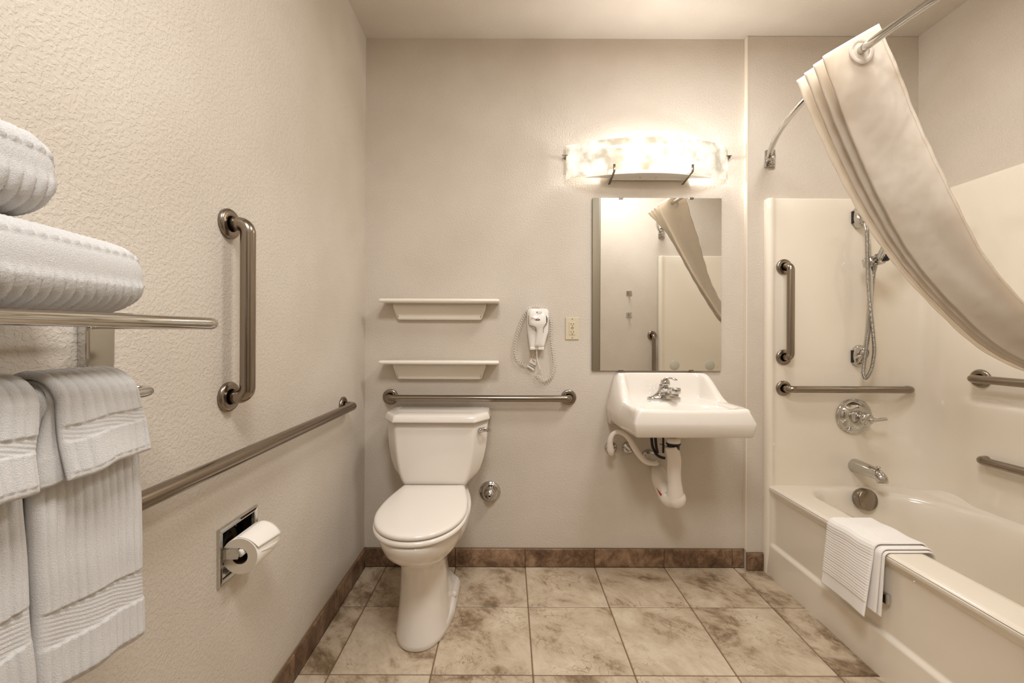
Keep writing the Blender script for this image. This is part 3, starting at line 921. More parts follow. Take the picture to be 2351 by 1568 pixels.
build('lever', *tube(spline([(fx + .002, fy - .006, fz + .096), (fx + .006, fy - .026, fz + .104), (fx + .018, fy - .055, fz + .106), (fx + .026, fy - .078, fz + .101)], 6), [.008] * 6 + [.007] * 6 + [.0075] * 7, 14, squash=(.6, 1.3)), M_CHROME, t)

# drain trap in its white cover
t = thing('trap_cover', at_p(1550, 1170, .19), 'white vinyl cover wrapped around the drain trap under the sink', 'pipe cover')
pth = spline([at_p(1541, 1024, .205), at_p(1547.5, 1052, .205), at_p(1547, 1085, .2), at_p(1549, 1115, .19), at_p(1549, 1140, .18), at_p(1537, 1142, .15), at_p(1524, 1118, .11), at_p(1515, 1098, .08), at_p(1511, 1084, .05), at_p(1507, 1076, .015)], 7)
rad = list(np.interp(np.linspace(0, 1, len(pth)), [0, .3, .45, .55, .62, .75, 1], [.0305, .031, .040, .044, .043, .042, .026]))
build('cover_sleeve', *round_tube(pth, 0.03, 24) if False else tube(pth, rad, 26), M_VINYL, t)
e0, e1 = at_p(1549, 1141, .18), at_p(1535, 1150, .15)
build('cover_bend', *lathe([(.001, -.045), (.022, -.040), (.036, -.028), (.043, -.008), (.043, .012), (.034, .03)], at_p(1552, 1144, .18), (.15, -.1, 1), 28), M_VINYL, t)
rt = [at_p(1500, 1108, .135), at_p(1522, 1138, .20), at_p(1522, 1150, .20)]
build('warning_label', *prism([at_p(1505.5, 1118, .135), at_p(1522.5, 1139, .165), at_p(1522.5, 1149, .165)], (-.001, 0, .001)), M_RED, t, smooth=False, label='red printed label')
t = thing('drain_pipe', at_p(1546, 1018, .205), 'black drain tailpiece and strap between sink and white trap cover', 'drain pipe')
zc = at_p(1546, 1020, .205)
build('tailpiece', *lathe([(.0265, -.040), (.0275, -.01), (.0275, .001)], zc, (0, 0, 1), 28), M_BLACK, t)
build('strap', *lathe([(.0275, .0), (.032, .0005), (.032, .0055), (.0275, .006)], zc, (0, 0, 1), 28), M_BLACK, t)
build('drain_nut', *lathe([(.0275, .0055), (.031, .010), (.031, .024), (.026, .030)], zc, (0, 0, 1), 28), M_VINYL, t, label='white nut above the strap')
build('popup_rod', *join(box(at_p(1524, 0, .2).x, at_p(1528.5, 0, .2).x, -.202, -.198, at_p(1526, 1040, .2).z, .757), tube([at_p(1515, 1019, .2), at_p(1526, 1023, .2)], .0018, 8)), M_BLACK, t)
build('supply_hose', *join(tube(spline([(at_p(1494, 1000, .12).x, -.12, .752), at_p(1497, 1018, .12), at_p(1502, 1034, .12), at_p(1508, 1044, .13), at_p(1518, 1050, .14), at_p(1527, 1052, .15)], 6), .0066, 12),
      tube(spline([(at_p(1503, 1000, .13).x, -.13, .752), at_p(1506, 1020, .13), at_p(1510, 1040, .13)], 6), .0066, 12)), M_RUBBER, t, label='black rubber supply hoses')

t = thing('supply_cover', at_p(1450, 1030, .09), 'curved white vinyl cover over the water supply lines under the sink', 'pipe cover')
pth = spline([at_p(1404, 1046, .075), at_p(1402, 1032, .09), at_p(1401, 1012, .10), at_p(1406, 998, .10), at_p(1417, 991.5, .10), at_p(1432, 996, .10), at_p(1445, 1008, .10), at_p(1457, 1028, .10), at_p(1470, 1047, .10), at_p(1484, 1060, .105), at_p(1500, 1064, .11), at_p(1513, 1064, .11)], 6)
rad = np.interp(np.linspace(0, 1, len(pth)), [0, .03, .08, .15, .3, .5, .62, .75, .9, .97, 1], [.004, .011, .0145, .011, .008, .010, .013, .012, .009, .008, .003])
build('cover_sleeve', *tube(pth, list(rad), 18, squash=(1.0, 1.25)), M_VINYL, t)
build('cover_cup', *lathe([(.020, 0), (.026, -.006), (.032, -.020), (.033, -.024), (.030, -.024), (.022, -.008), (.010, -.002)], at_p(1497, 1060, .075), (.25, .35, -1), 28), M_VINYL, t)
for k, (px, py, r, lab) in enumerate([(1402, 1027, .031, 'leftmost of the three chrome wall flanges under the sink'), (1442, 1028, .031, 'middle of the three chrome wall flanges under the sink'), (1489, 1048, .036, 'largest chrome wall flange behind the trap cover')]):
    c = at_p(px, py, 0)
    o = build('pipe_flange', *lathe([(r, 0), (r, .004), (r * .92, .010), (r * .7, .014), (r * .5, .016), (r * .42, .05), (.002, .052)], (c.x, -.0005, c.z), (0, -1, 0), 32), M_CHROME, None, origin=(c.x, 0, c.z))
    tag(o, lab, 'pipe flange')

# ------------------------------------------------------------------ tub and surround
X0, X1, YT0, YT1, ZR = 1.290, 2.050, -.026, YE + .002, .436
t = thing('bathtub', (1.66, -.73, 0), 'cream alcove bathtub with matching moulded wall surround', 'bathtub')
# top deck and basin
xg = np.concatenate([np.linspace(X0 + .004, X0 + .03, 6)[:-1], np.linspace(X0 + .03, X1, 66)])
pg = np.linspace(-YT0, -YT1, 130)
XX, PP = np.meshgrid(xg, pg, indexing='ij')


def rrect(x, p, xa, xb, pa, pb, r):
    cx, cp = (xa + xb) / 2, (pa + pb) / 2
    qx = np.abs(x - cx) - (xb - xa) / 2 + r; qp = np.abs(p - cp) - (pb - pa) / 2 + r
    return np.minimum(np.maximum(qx, qp), 0) + np.hypot(np.maximum(qx, 0), np.maximum(qp, 0)) - r


# the basin's inner front edge is straight, the far corner by the wall is a large curve
sd = rrect(XX, PP, 1.425, 1.975, .100, 1.36, .13)
sd2 = rrect(XX, PP, 0.9, 1.975, .098, 1.36, .36)
sd = np.maximum(sd, sd2)
ZZ = ZR - .345 * smooth01((-sd + .004) / .115) ** .85 - .010 * smooth01((-sd + .012) / .03)
ZZ -= .010 * smooth01((X0 + .02 - XX) / .020) ** 2
cove = np.maximum(smooth01((XX - 1.985) / .05), smooth01((.075 - PP) / .03) * 0)
ZZ += .03 * cove * smooth01((sd + .0) / .03)
V, Fc = grid(np.stack([XX, -PP, ZZ], 2))
build('tub_shell', V, Fc, M_TUB, t)
# apron
zz = np.concatenate([np.linspace(0, .13, 8)[:-1], np.linspace(.13, .165, 9)[:-1], np.linspace(.165, .38, 12)[:-1], np.linspace(.38, ZR - .010, 12)])
pg2 = np.concatenate([np.linspace(-YT0, .12, 16)[:-1], np.linspace(.12, 1.34, 60)[:-1], np.linspace(1.34, -YT1, 12)])
AP = np.zeros((len(zz), len(pg2), 3))
for i, z in enumerate(zz):
    base_x = X0 + .006 - .008 * smooth01((.15 - z) / .15)
    rec = smooth01((z - .140) / .018) * smooth01((ZR - .022 - z) / .035)
    endk = smooth01((pg2 - .055) / .030) * smooth01((1.40 - pg2) / .03)
    AP[i, :, 0] = base_x + .015 * rec * endk + (.0 if z < ZR - .02 else (z - (ZR - .02)) * .0) - .003 * smooth01((z - .40) / .02) * smooth01((.45 - z) / .02)
    AP[i, :, 1] = -pg2; AP[i, :, 2] = z
top = AP[-1].copy(); top[:, 0] = X0 + .006; top[:, 2] = ZR - .0105
AP = np.concatenate([AP, top[None]])
V, Fc = grid(AP)
build('apron', V, Fc, M_TUB, t)
# surround walls
zs = 1.868
plan = [(X0 - .006, -.0245), (X0 - .006, -.045), (X0 + .004, -.058), (X0 + .018, -.060), (X0 + .030, -.054), (X0 + .042, -PS)]
plan = [Vector((a, b2, 0)) for a, b2 in spline(plan, 4)]
big = fillet([Vector((X0 + .05, -PS, 0)), Vector((XW, -PS, 0)), Vector((XW, YE + .028, 0)), Vector((X0 + .05, YE + .028, 0))], .155, 16)
mir = [Vector((p.x, YE - p.y + .0, 0)) for p in reversed(plan)]
mir = [Vector((p.x, YE + .0 + (-p.y) - .0245 + .0045, 0)) for p in reversed(plan)]
full = plan + big + mir
S, sl_ = resample([(p.x, p.y) for p in full], 330)
T = np.gradient(S, axis=0); T /= np.linalg.norm(T, axis=1, keepdims=True)
NN = np.stack([T[:, 1], -T[:, 0]], 1)       # into the tub
zlev = np.concatenate([np.linspace(.0, .40, 4), np.linspace(.42, .86, 14), np.linspace(.875, .93, 10), np.linspace(.96, zs - .012, 16)])
SP = []
onright = smooth01((S[:, 0] - (XW - .10)) / .09) * smooth01((-S[:, 1] - .22) / .12) * smooth01((1.30 + S[:, 1]) / .1)
for z in zlev:
    off = .018 * smooth01((.925 - z) / .05) * onright + .010 * smooth01((.52 - z) / .10) * smooth01((S[:, 0] - 1.4) / .1)
    SP.append(np.stack([S[:, 0] + NN[:, 0] * off, S[:, 1] + NN[:, 1] * off, np.full(len(S), z)], 1))
for dz, o_ in ((-.006, -.0015), (-.002, -.005), (0, -.011), (-.001, -.030)):
    SP.append(np.stack([S[:, 0] + NN[:, 0] * o_, S[:, 1] + NN[:, 1] * o_, np.full(len(S), zs + dz)], 1))
SP = np.array(SP)
SP[:, :, 1] = np.minimum(SP[:, :, 1], -.0243); SP[:, :, 0] = np.minimum(SP[:, :, 0], XR - .0005); SP[:, :, 1] = np.maximum(SP[:, :, 1], YE + .0005)
# the column stops at the tub deck on the inside, but runs to the floor at the two free edges
low = SP[:, :, 2] < .41
keep = S[:, 0] < X0 + .02
zfix = np.where(low & ~keep[None, :], .41, SP[:, :, 2]); SP[:, :, 2] = zfix
V, Fc = grid(SP)
build('surround', V, Fc, M_TUB, t)
# seat cap disks on the far end, visible in the mirror
for x_ in (1.42, 1.722):
    build('plug_disc', *lathe([(.041, 0), (.041, .002), (.037, .004), (.002, .0045)], (x_, YE + .028, .932), (0, 1, 0), 32), mat('disc_plastic', srgb(214, 210, 198), .35), t)
# overflow
c = at_p(1983, 1147, .115)
build('overflow_plate', *lathe([(.042, -.010), (.046, .0), (.050, .004), (.050, .030), (.047, .034), (.002, .036)], at_p(1979, 1144, .128), (.12, -1, .12), 36), M_STEEL, t)

# small fitting on the apron next to the draped mat
c = at_x(2041, 1375, X0 + .018)
t = thing('tub_hook', c, 'small chrome and black fitting on the tub apron behind the bath mat', 'hook')
build('plate', *box(c.x - .016, c.x - .001, c.y - .008, c.y + .016, c.z - .017, c.z + .019), M_CHROME, t, smooth=False)
bevelled(bpy.data.objects['plate'], .003)
build('black_inset', *box(c.x - .018, c.x - .0145, c.y - .0045, c.y + .018, c.z - .013, c.z + .015), M_BLACK, t, smooth=False)

# tub valve
c = at_p(1958, 955, PS)
t = thing('tub_valve', (c.x, -PS, c.z), 'round chrome tub valve with a lever handle below the grab bar', 'faucet')
build('escutcheon', *lathe([(.086, 0), (.088, .004), (.087, .010), (.080, .013), (.074, .012), (.072, .017), (.060, .021), (.058, .024), (.034, .027)], (c.x, -PS, c.z), (0, -1, 0), 56), M_CHROME, t)
build('hub', *lathe([(.034, .02), (.032, .032), (.027, .040), (.026, .062), (.030, .066), (.030, .085), (.024, .093), (.002, .095)], (c.x, -PS, c.z), (0, -1, 0), 36), M_CHROME, t)
h0 = Vector((c.x + .006, -PS - .082, c.z - .002)); h1 = at_p(2035, 962, PS + .09)
build('lever', *tube(spline([h0, h0 + Vector((.030, -.008, .0)), (h0 + h1) / 2 + Vector((.01, -.006, 0)), h1], 8), [.016] * 4 + [.013] * 4 + [.010] * 8 + [.0105] * 8 + [.004], 16, squash=(.75, 1)), M_CHROME, t)

# tub spout
a = at_p(1962, 1068, PS); b2 = at_p(2013, 1092, PS + .155)
t = thing('tub_spout', (a.x, -PS, a.z), 'chrome tub filler spout with a diverter knob above the tub', 'faucet')
pth = spline([a + Vector((0, .004, 0)), a + Vector((0, -.03, 0)), a + Vector((.0, -.085, -.0)), Vector((a.x + .001, -PS - .125, a.z - .004)), Vector((a.x + .002, -PS - .145, a.z - .018)), Vector((a.x + .002, -PS - .150, a.z - .036))], 6)
rad = np.interp(np.linspace(0, 1, len(pth)), [0, .2, .5, .75, 1], [.033, .032, .027, .024, .020])
build('spout', *tube(pth, list(rad), 28), M_STEEL if False else M_CHROME, t)
build('diverter_knob', *lathe([(.003, 0), (.003, .012), (.010, .014), (.010, .017), (.002, .018)], (a.x + .001, -PS - .128, a.z + .016), (0, -.1, 1), 16), M_CHROME, t)

# shower slide bar
a = at_p(1967, 500, PS); b2 = at_p(1969, 818, PS)
xb_ = a.x
t = thing('shower_slide_bar', (xb_, -PS, b2.z), 'bowed chrome shower slide bar with hand shower bracket', 'shower bar')
bar_path = spline([(xb_ + .004, -PS - .035, a.z - .01), (xb_ + .006, -PS - .055, a.z - .10), (xb_ + .008, -PS - .068, (a.z + b2.z) / 2), (xb_ + .006, -PS - .055, b2.z + .10), (xb_ + .004, -PS - .035, b2.z + .01)], 8)
build('rail', *tube(bar_path, .0105, 20), M_CHROME, t)
for zc_, s in ((a.z, 1), (b2.z, -1)):
    rings = []
    for k, (dep, w_, h_) in enumerate([(0, .026, .05), (.010, .028, .054), (.025, .026, .048), (.042, .020, .034), (.054, .014, .022), (.058, .006, .010)]):
        cz = zc_ - s * dep * .35
        rings.append([[xb_ + w_ * math.cos(q) + dep * .1, -PS - dep, cz + h_ * math.copysign(abs(math.sin(q)) ** .8, math.sin(q))] for q in np.linspace(0, 2 * PI, 28, endpoint=False)])
    build('mount', *grid(np.array(rings), cv=True, caps=True), M_CHROME, t)
    build('mount_gasket', *box(xb_ - .028, xb_ - .018, -PS - .012, -PS - .0005, zc_ - .030, zc_ + .03), M_BLACK, t, smooth=False)
cs = at_p(1985, 602, PS + .065)
sl_o = build('slider', *lathe([(.016, -.026), (.023, -.022), (.024, 0), (.023, .022), (.016, .026)], (xb_ + .009, -PS - .066, cs.z), (0, 0, 1), 24), M_CHROME, t)
build('slider_body', *tube([(xb_ - .014, -PS - .05, cs.z - .006), (xb_ + .01, -PS - .07, cs.z), (xb_ + .055, -PS - .09, cs.z + .006)], [.020, .024, .016], 20), M_CHROME, t)
hp = at_p(2020, 590, PS + .11)
build('swivel', *tube([Vector((xb_ + .05, -PS - .09, cs.z + .004)), hp + Vector((-.008, 0, 0)), hp + Vector((.010, 0, 0))], [.014, .019, .017], 20), M_CHROME, t)
build('swivel_knob', *lathe([(.013, -.016), (.017, -.008), (.017, .008), (.012, .016)], hp + Vector((.022, -.004, -.004)), (1, -.2, 0), 18), M_BLACK, t)
th_ = thing('hand_shower', hp, 'chrome hand shower with ribbed metal hose hanging beside the slide bar', 'shower head')
build('handle', *tube(spline([hp + Vector((0, -.004, -.035)), hp, hp + Vector((.012, -.02, .06)), hp + Vector((.03, -.05, .14))], 6), [.009] * 5 + [.012] * 8 + [.014] * 6, 16), M_CHROME, th_)
build('spray_head', *lathe([(.014, 0), (.034, -.012), (.042, -.030), (.040, -.036), (.002, -.037)], hp + Vector((.034, -.055, .155)), (0, .6, .5), 28), M_CHROME, th_)
hz = [(1991, 480, .07), (1991, 520, .10), (1991.5, 600, .14), (1994, 660, .14), (2000, 720, .13), (2006, 780, .12), (2007, 812, .12), (2001, 845, .12), (1992, 864, .12), (1986, 868, .12), (1982, 858, .12), (1983, 840, .12), (1990, 790, .11), (1997, 730, .11), (2001, 680, .11), (2006, 630, .12), (2011, 603, .15)]
HP, sL = resample(spline([list(at_p(*q)) for q in hz], 14), 900)
ribs = .0074 + .0018 * (np.sin(sL * 2 * PI / .0068))
build('hose', *tube([Vector(q) for q in HP], list(ribs), 10), M_HOSE, th_)
e = at_p(1991, 480, .07)
build('wall_elbow', *join(tube([e, Vector((e.x, -.07, e.z + .02)), Vector((e.x, -PS + .002, e.z + .02))], .011, 14), lathe([(.028, 0), (.026, .008), (.012, .012)], (e.x, -PS, e.z + .02), (0, -1, 0), 24)), M_CHROME, th_)

# ------------------------------------------------------------------ curtain rod and curtain
ZD = 2.072
t = thing('curtain_rod', (1.2, -.73, ZD), 'bowed chrome shower curtain rod between the alcove walls', 'curtain rod')


def rodx(y):
    m = (YE - .024) / 2; h_ = (-.024 - YE) / 2
    return 1.310 - .212 * (1 - ((y - m) / h_) ** 2)


ryy = np.linspace(-.040, YE + .016, 60)
build('rod', *tube([(rodx(y), y, ZD) for y in ryy], .0127, 24), M_CHROME, t)
for y, s in ((-.024, -1), (YE, 1)):
    pl = [Vector((1.285, y, 0)), Vector((1.285, y + s * .012, 0)), Vector((1.30, y + s * .020, 0)), Vector((1.325, y + s * .020, 0)), Vector((1.337, y + s * .010, 0)), Vector((1.337, y, 0))]
    V, Fc = prism([Vector((p.x, p.y, ZD - .045)) for p in pl], (0, 0, .085))
    bevelled(build('end_bracket', V, Fc, M_CHROME, t, smooth=False), .003, 3)
    build('end_socket', *lathe([(.022, .010), (.021, .030), (.016, .042), (.0135, .043)], (1.314, y, ZD - .002), (-.45, s, 0), 24), M_CHROME, t)
    build('screw_cover', *tube([(1.312, y + s * .022, ZD - .034), (1.312, y + s * .022, ZD - .01)], .009, 16), M_CHROME, t)

# curtain: accordion of panels, swept to the right wall
def cp(px, py, d): return at_p(px, py, D - d)


# right edge and left fold of the front panel, left fold of the rearmost panel, at stations down the cloth
ST = [((2018, 54, 1.275), (1887, 130, 1.262), (1828, 185, 1.396)),
      ((2064, 160, 1.283), (1911, 198, 1.290), (1851, 243, 1.402)),
      ((2104, 264, 1.287), (1938, 273, 1.318), (1876, 302, 1.408)),
      ((2160, 385, 1.270), (1980, 376, 1.335), (1921, 397, 1.412)),
      ((2205, 480, 1.255), (2028, 478, 1.342), (1978, 500, 1.411)),
      ((2262, 585, 1.250), (2092, 588, 1.342), (2050, 604, 1.406)),
      ((2345, 686, 1.240), (2185, 698, 1.325), (2142, 706, 1.385)),
      ((2440, 762, 1.245), (2300, 800, 1.312), (2255, 806, 1.370))]
Rc = [list(cp(*q[0])) for q in ST] + [[1.87, -.815, 1.125], [1.990, -.80, 1.085]]
Lc = [list(cp(*q[1])) for q in ST] + [[1.80, -.760, 1.045], [1.972, -.755, 1.022]]
Bc = [list(cp(*q[2])) for q in ST] + [[1.79, -.71, 1.040], [1.972, -.70, 1.022]]
NS = 170
RS = resample(spline(Rc, 10), NS)[0]
LS = resample(spline(Lc, 10), NS)[0]
BS, sS = resample(spline(Bc, 10), NS)
u0 = sS / sS[-1]
NPAN, NU = 7, 28
cols = []
for k in range(NPAN):
    for j in range(NU if k < NPAN - 1 else NU + 1):
        cols.append(k + j / NU)
cols = np.array(cols)
lin = 1 - np.abs((cols % 2) - 1)
eas = .5 - .5 * np.cos(PI * lin)
across = .18 * eas + .82 * lin                      # 0 at right edges, 1 at left folds
kpan = np.minimum(cols.astype(int), NPAN - 1); fr_ = cols - kpan
PC = np.zeros((NS, len(cols), 3))
for i in range(NS):
    U = u0[i]
    base_ = RS[i][None] * (1 - across[:, None]) + LS[i][None] * across[:, None] + (BS[i] - LS[i])[None] * np.clip((cols - 1) / (NPAN - 1) * 1.0, 0, 1)[:, None]
    wv = np.sin(PI * fr_)
    bulge = (.008 - .003 * U) * wv * np.where(kpan % 2, 1, -1)
    rip = .0035 * np.sin(U * 24 + kpan * 1.7 + fr_ * 3) * wv + .004 * np.sin(U * 9 + fr_ * 8 + kpan) * wv * min(1, U * 5)
    edge = .0012 * np.sin(sS[i] * 60 + kpan * 2.1) * (np.abs(across - .5) * 2) ** 6
    base_[:, 1] += bulge + rip
    base_[:, 0] += edge
    PC[i] = base_
t = thing('shower_curtain', (1.2, -.75, 1.3), 'white fabric shower curtain swept aside towards the right wall', 'curtain')
build('curtain_panel', *cloth(PC, .0016), M_CURT, t)


def ring(c_, n, R1, R2, w_):
    R1, R2, w_ = R1 + .003, R2, .0018
    prof = []
    ax = Vector(n).normalized(); u = ax.orthogonal().normalized(); v = ax.cross(u)
    P = []
    for a in np.linspace(0, 2 * PI, 40, endpoint=False):
        d = u * math.cos(a) + v * math.sin(a)
        P.append([list(Vector(c_) + d * (R1 + (R2 - R1) * (.5 + .5 * math.cos(b_))) + ax * w_ * math.sin(b_)) for b_ in np.linspace(0, 2 * PI, 10, endpoint=False)])
    return grid(np.array(P), cu=True, cv=True)


for k in range(NPAN):
    row = PC[int(NS * .035), k * NU:(k + 1) * NU]
    q = row[np.argmin([abs(r_[0] - rodx(r_[1])) for r_ in row])]
    build('grommet', *ring((rodx(q[1]) + .001, q[1] - .003, ZD - .003), (.06, -1, 0), .024, .042, .003), M_GROM, t)
# stitched hem line along the free edge of the front panel
hem = [Vector(PC[i, 2]) + Vector((0, -.0022, 0)) for i in range(2, NS - 2, 1)]
build('hem', *tube(hem, .0011, 6), M_CURT, t)

# ------------------------------------------------------------------ robe hooks on the end wall (in the mirror)
for i, (z, lab) in enumerate([(1.549, 'upper square chrome robe hook reflected in the mirror'), (1.362, 'lower square chrome robe hook reflected in the mirror')]):
    x_ = 1.037
    t = thing('robe_hook', (x_, YE, z), lab, 'hook', 'robe hooks on the end wall')
    bevelled(build('hook_plate', *box(x_ - .024, x_ + .024, YE + .0005, YE + .008, z - .018, z + .018), M_CHROME, t, smooth=False), .003)
    build('hook_arm', *round_tube(fillet([(x_, YE + .006, z - .004), (x_, YE + .035, z - .008), (x_, YE + .04, z + .016)], .01, 5), .0055, 14), M_CHROME, t)

# ------------------------------------------------------------------ recessed paper holder and roll
py0, py1 = at_x(501, 1285, XL + .004).y, at_x(590.5, 1230, XL + .004).y
pz1, pz0 = at_x(501, 1218, XL + .004).z, at_x(501, 1353, XL + .004).z
ym = (py0 + py1) / 2
t = thing('paper_holder', (XL, ym, pz0), 'recessed chrome toilet paper holder in the left wall', 'paper holder')
rings = []
for x_, (a, b2, c_, d_) in [(XL + .0005, (0, 0, 0, 0)), (XL + .006, (0, 0, 0, 0)), (XL + .0075, (.003,) * 4), (XL + .0055, (.011,) * 4), (XL + .0055, (.0145,) * 4), (XL - .002, (.016,) * 4), (XL - .045, (.018,) * 4)]:
    i_ = a
    rings.append([[x_, py0 + i_, pz0 + i_], [x_, py1 - i_, pz0 + i_], [x_, py1 - i_, pz1 - i_], [x_, py0 + i_, pz1 - i_]])
V, Fc = grid(np.array(rings), cv=True)
Fc.append(tuple((len(rings) - 1) * 4 + j for j in range(4)))
bevelled(build('recess_frame', V, Fc, M_CHROME, t, smooth=False), .001)
cav = build('recess_bowl', *lathe([(.052, 0), (.050, .004), (.046, .001), (.001, -.003)], (XL - .036, ym, (pz0 + pz1) / 2), (1, 0, 0), 36), M_DARK, t)
RX, RZ = -.690, .614
ry0, ry1 = -1.026, -.926
for y_, s in ((ry0 - .0095, 1), (ry1 + .0015, -1)):
    pts = [(XL + .006, y_, RZ + .014), (RX - .003, y_, RZ + .012), (RX + .006, y_, RZ + .004), (RX + .001, y_, RZ - .013), (XL + .006, y_, RZ - .015)]
    bevelled(build('post', *prism(pts, (0, .008 * (1 if s > 0 else 1), 0)), M_CHROME, t, smooth=False), .002, 3)
build('spindle', *tube([(RX + .003, ry0 - .004, RZ), (RX + .003, ry1 + .006, RZ)], .0095, 20), M_WHITE, t)
RR, RI = .0465, .0205
tr = thing('toilet_roll', (RX, (ry0 + ry1) / 2, RZ - RR), 'white toilet paper roll with folded end in the wall holder', 'toilet paper')
prof = [(RI, 0), (RR - .001, 0), (RR, .001), (RR, ry1 - ry0 - .001), (RR - .001, ry1 - ry0), (RI, ry1 - ry0)]
zo = RZ - .0095
P = []
for r, h_ in prof + [prof[0]]:
    P.append([[RX + r * math.cos(a), ry0 + h_, zo + r * math.sin(a)] for a in np.linspace(0, 2 * PI, 48, endpoint=False)])
P = np.array(P)
build('paper_body', *grid(P[1:5], cv=True), M_PAPER, tr)
build('roll_end', *grid(P[0:2], cv=True), M_CARD, tr); build('roll_end', *grid(P[4:6], cv=True), M_CARD, tr)
build('cardboard_core', *grid(P[5:7], cv=True), M_DARK if False else mat('core_card', srgb(60, 46, 34), .9), tr)
# folded point: sheet wraps over the top and ends in a V
fl_ = []
for i, u in enumerate(np.linspace(0, 1, 15)):
    row = []
    for v in np.linspace(0, 1, 13):
        a_end = math.radians(14 + 12 * (1 - v))
        a = math.radians(100) + (a_end - math.radians(100)) * u
        r = RR + .0012 + .0055 * u ** 4
        row.append([RX + r * math.cos(a), ry0 + .001 + (ry1 - ry0 - .002) * v, zo + r * math.sin(a)])
    fl_.append(row)
build('folded_sheet', *cloth(np.array(fl_), .0012), M_PAPER, tr)
v_ = []
for u in np.linspace(0, 1, 8):
    row = []
    for v in np.linspace(0, 1, 12):
        a = math.radians(8 - 14 * v * (1 - u) - 26 * u * v)
        r = RR + .0009
        row.append([RX + r * math.cos(a), ry0 + .012 + (ry1 - ry0 - .016) * v * (1 - .25 * u), zo + r * math.sin(a)])
    v_.append(row)
build('tucked_corner', *cloth(np.array(v_), .0012), M_PAPER, tr)

# ------------------------------------------------------------------ towel rack
XF = -.545
t = thing('towel_rack', (XL, -1.45, 1.06), 'chrome hotel towel rack on the left wall holding white towels', 'towel rack')
zs_ = 1.1925
pf = [(XL + .02, -1.345, zs_), (-.49, -1.355, zs_), (-.548, -1.62, zs_), (-.552, -2.0, zs_)]
e0 = Vector((-.5, -1.373, 1.19))
bar_pts = [(XL + .02, e0.y + .004, zs_), Vector((-.497, e0.y + .004, zs_)), Vector((-.545, -1.75, zs_)), Vector((-.545, -2.05, zs_))]
build('shelf_bar', *round_tube(fillet(bar_pts, [.026, .2], 10), .0098, 20), M_CHROME, t)
for x_ in (XL + .05, XL + .10, XL + .15):
    build('shelf_rail', *round_tube([(x_, e0.y + .0, zs_), (x_, -2.05, zs_)], .0050, 14), M_CHROME, t)
pa, pb = at_x(190, 820, XL + .012), at_x(256, 820, XL + .012)
ZL = 1.077
bevelled(build('wall_bracket', *box(XL + .0005, XL + .020, pa.y, pb.y, ZL - .03, zs_ + .006), M_CHROME, t, smooth=False), .004, 3)
build('lower_mount', *lathe([(.030, 0), (.029, .008), (.022, .016), (.012, .018)], (XL + .019, (pa.y + pb.y) / 2, ZL + .004), (1, 0, 0), 24), M_CHROME, t)
XH = -.610
lp = [(XL + .035, pa.y + .01, ZL), (XL + .050, -1.325, ZL), (XH, -1.325, ZL), (XH, -2.05, ZL)]
lp = [Vector((XL + .022, -1.362, ZL)), Vector((XH, -1.362, ZL)), Vector((XH, -2.05, ZL))]
build('hanging_bar', *round_tube(fillet(lp, [.034], 10), .0085, 20), M_CHROME, t)


def ribwave(x, lam):
    return np.abs(np.sin(PI * x / lam)) ** .55


# folded towels on the shelf
def folded_towel(name, label, xf, y_end, z0, z1, y_near, lam, depth, seed, band, taper=.05):
    ny, ns = 330, 120
    ycoord = np.linspace(y_near, y_end, ny)
    hx_, hz_ = depth / 2, (z1 - z0) / 2
    cx, cz = xf - hx_, (z0 + z1) / 2
    th_ = np.linspace(0, 2 * PI, ns, endpoint=False)
    P = np.zeros((ny, ns, 3))
    n_ = 3.4
    for i, y in enumerate(ycoord):
        dend = y_end - y
        k = 1.0 if dend > taper else max(.0, 1 - (1 - dend / taper) ** 2.6) ** .42
        k = max(k, .05)
        kx = .75 + .25 * k; kz = k * (1 + .03 * math.sin(y * 23 + seed))
        ct, st = np.cos(th_), np.sin(th_)
        bx = np.sign(ct) * np.abs(ct) ** (2 / n_); bz = np.sign(st) * np.abs(st) ** (2 / 3.0)
        zrel = bz                                    # -1..1
        isband = smooth01((zrel - band[0]) / .06) * smooth01((band[1] - zrel) / .06) * (ct > 0)
        rib = ribwave(y + .0015 * np.sin(zrel * 3 + seed), lam) * .0036
        tw = .0004 * np.sin((y * .9 + zrel * hz_ * .9) * 2 * PI / .0052)
        dsp = rib * (1 - isband) + (tw - .0002) * isband
        fz = .0006 * np.sin(th_ * 61 + y * 800) * (1 - isband) * 1
        sag = .006 * math.sin(y * 11 + seed) * (bx > 0)
        e = dsp + fz
        P[i, :, 0] = cx + bx * (hx_ * kx + e * (k > .3)) + sag * .5
        P[i, :, 1] = y
        P[i, :, 2] = cz + bz * (hz_ * kz + e * (k > .3)) + (1 - k) * 0
    V, Fc = grid(P, cv=True, caps=True)
    o = build(name, V, Fc, M_TERRY, None, origin=(cx, (y_end + y_near) / 2, z0))
    tag(o, label, 'towel', 'folded towels on the rack')
    return o


tl = at_x(336, 640, -.535)
folded_towel('folded_towel', 'folded white towel lying directly on the chrome rack', -.528, tl.y + .004, zs_ + .010, zs_ + .010 + .102, -1.95, .0125, .19, 1, (-.22, .62), .040)
tu = at_x(152, 390, -.545)
folded_towel('folded_towel', 'smaller folded white towel on top of the lower folded towel', -.545, tu.y + .002, zs_ + .118, zs_ + .118 + .108, -1.95, .0125, .17, 4, (-.15, .5), .035)


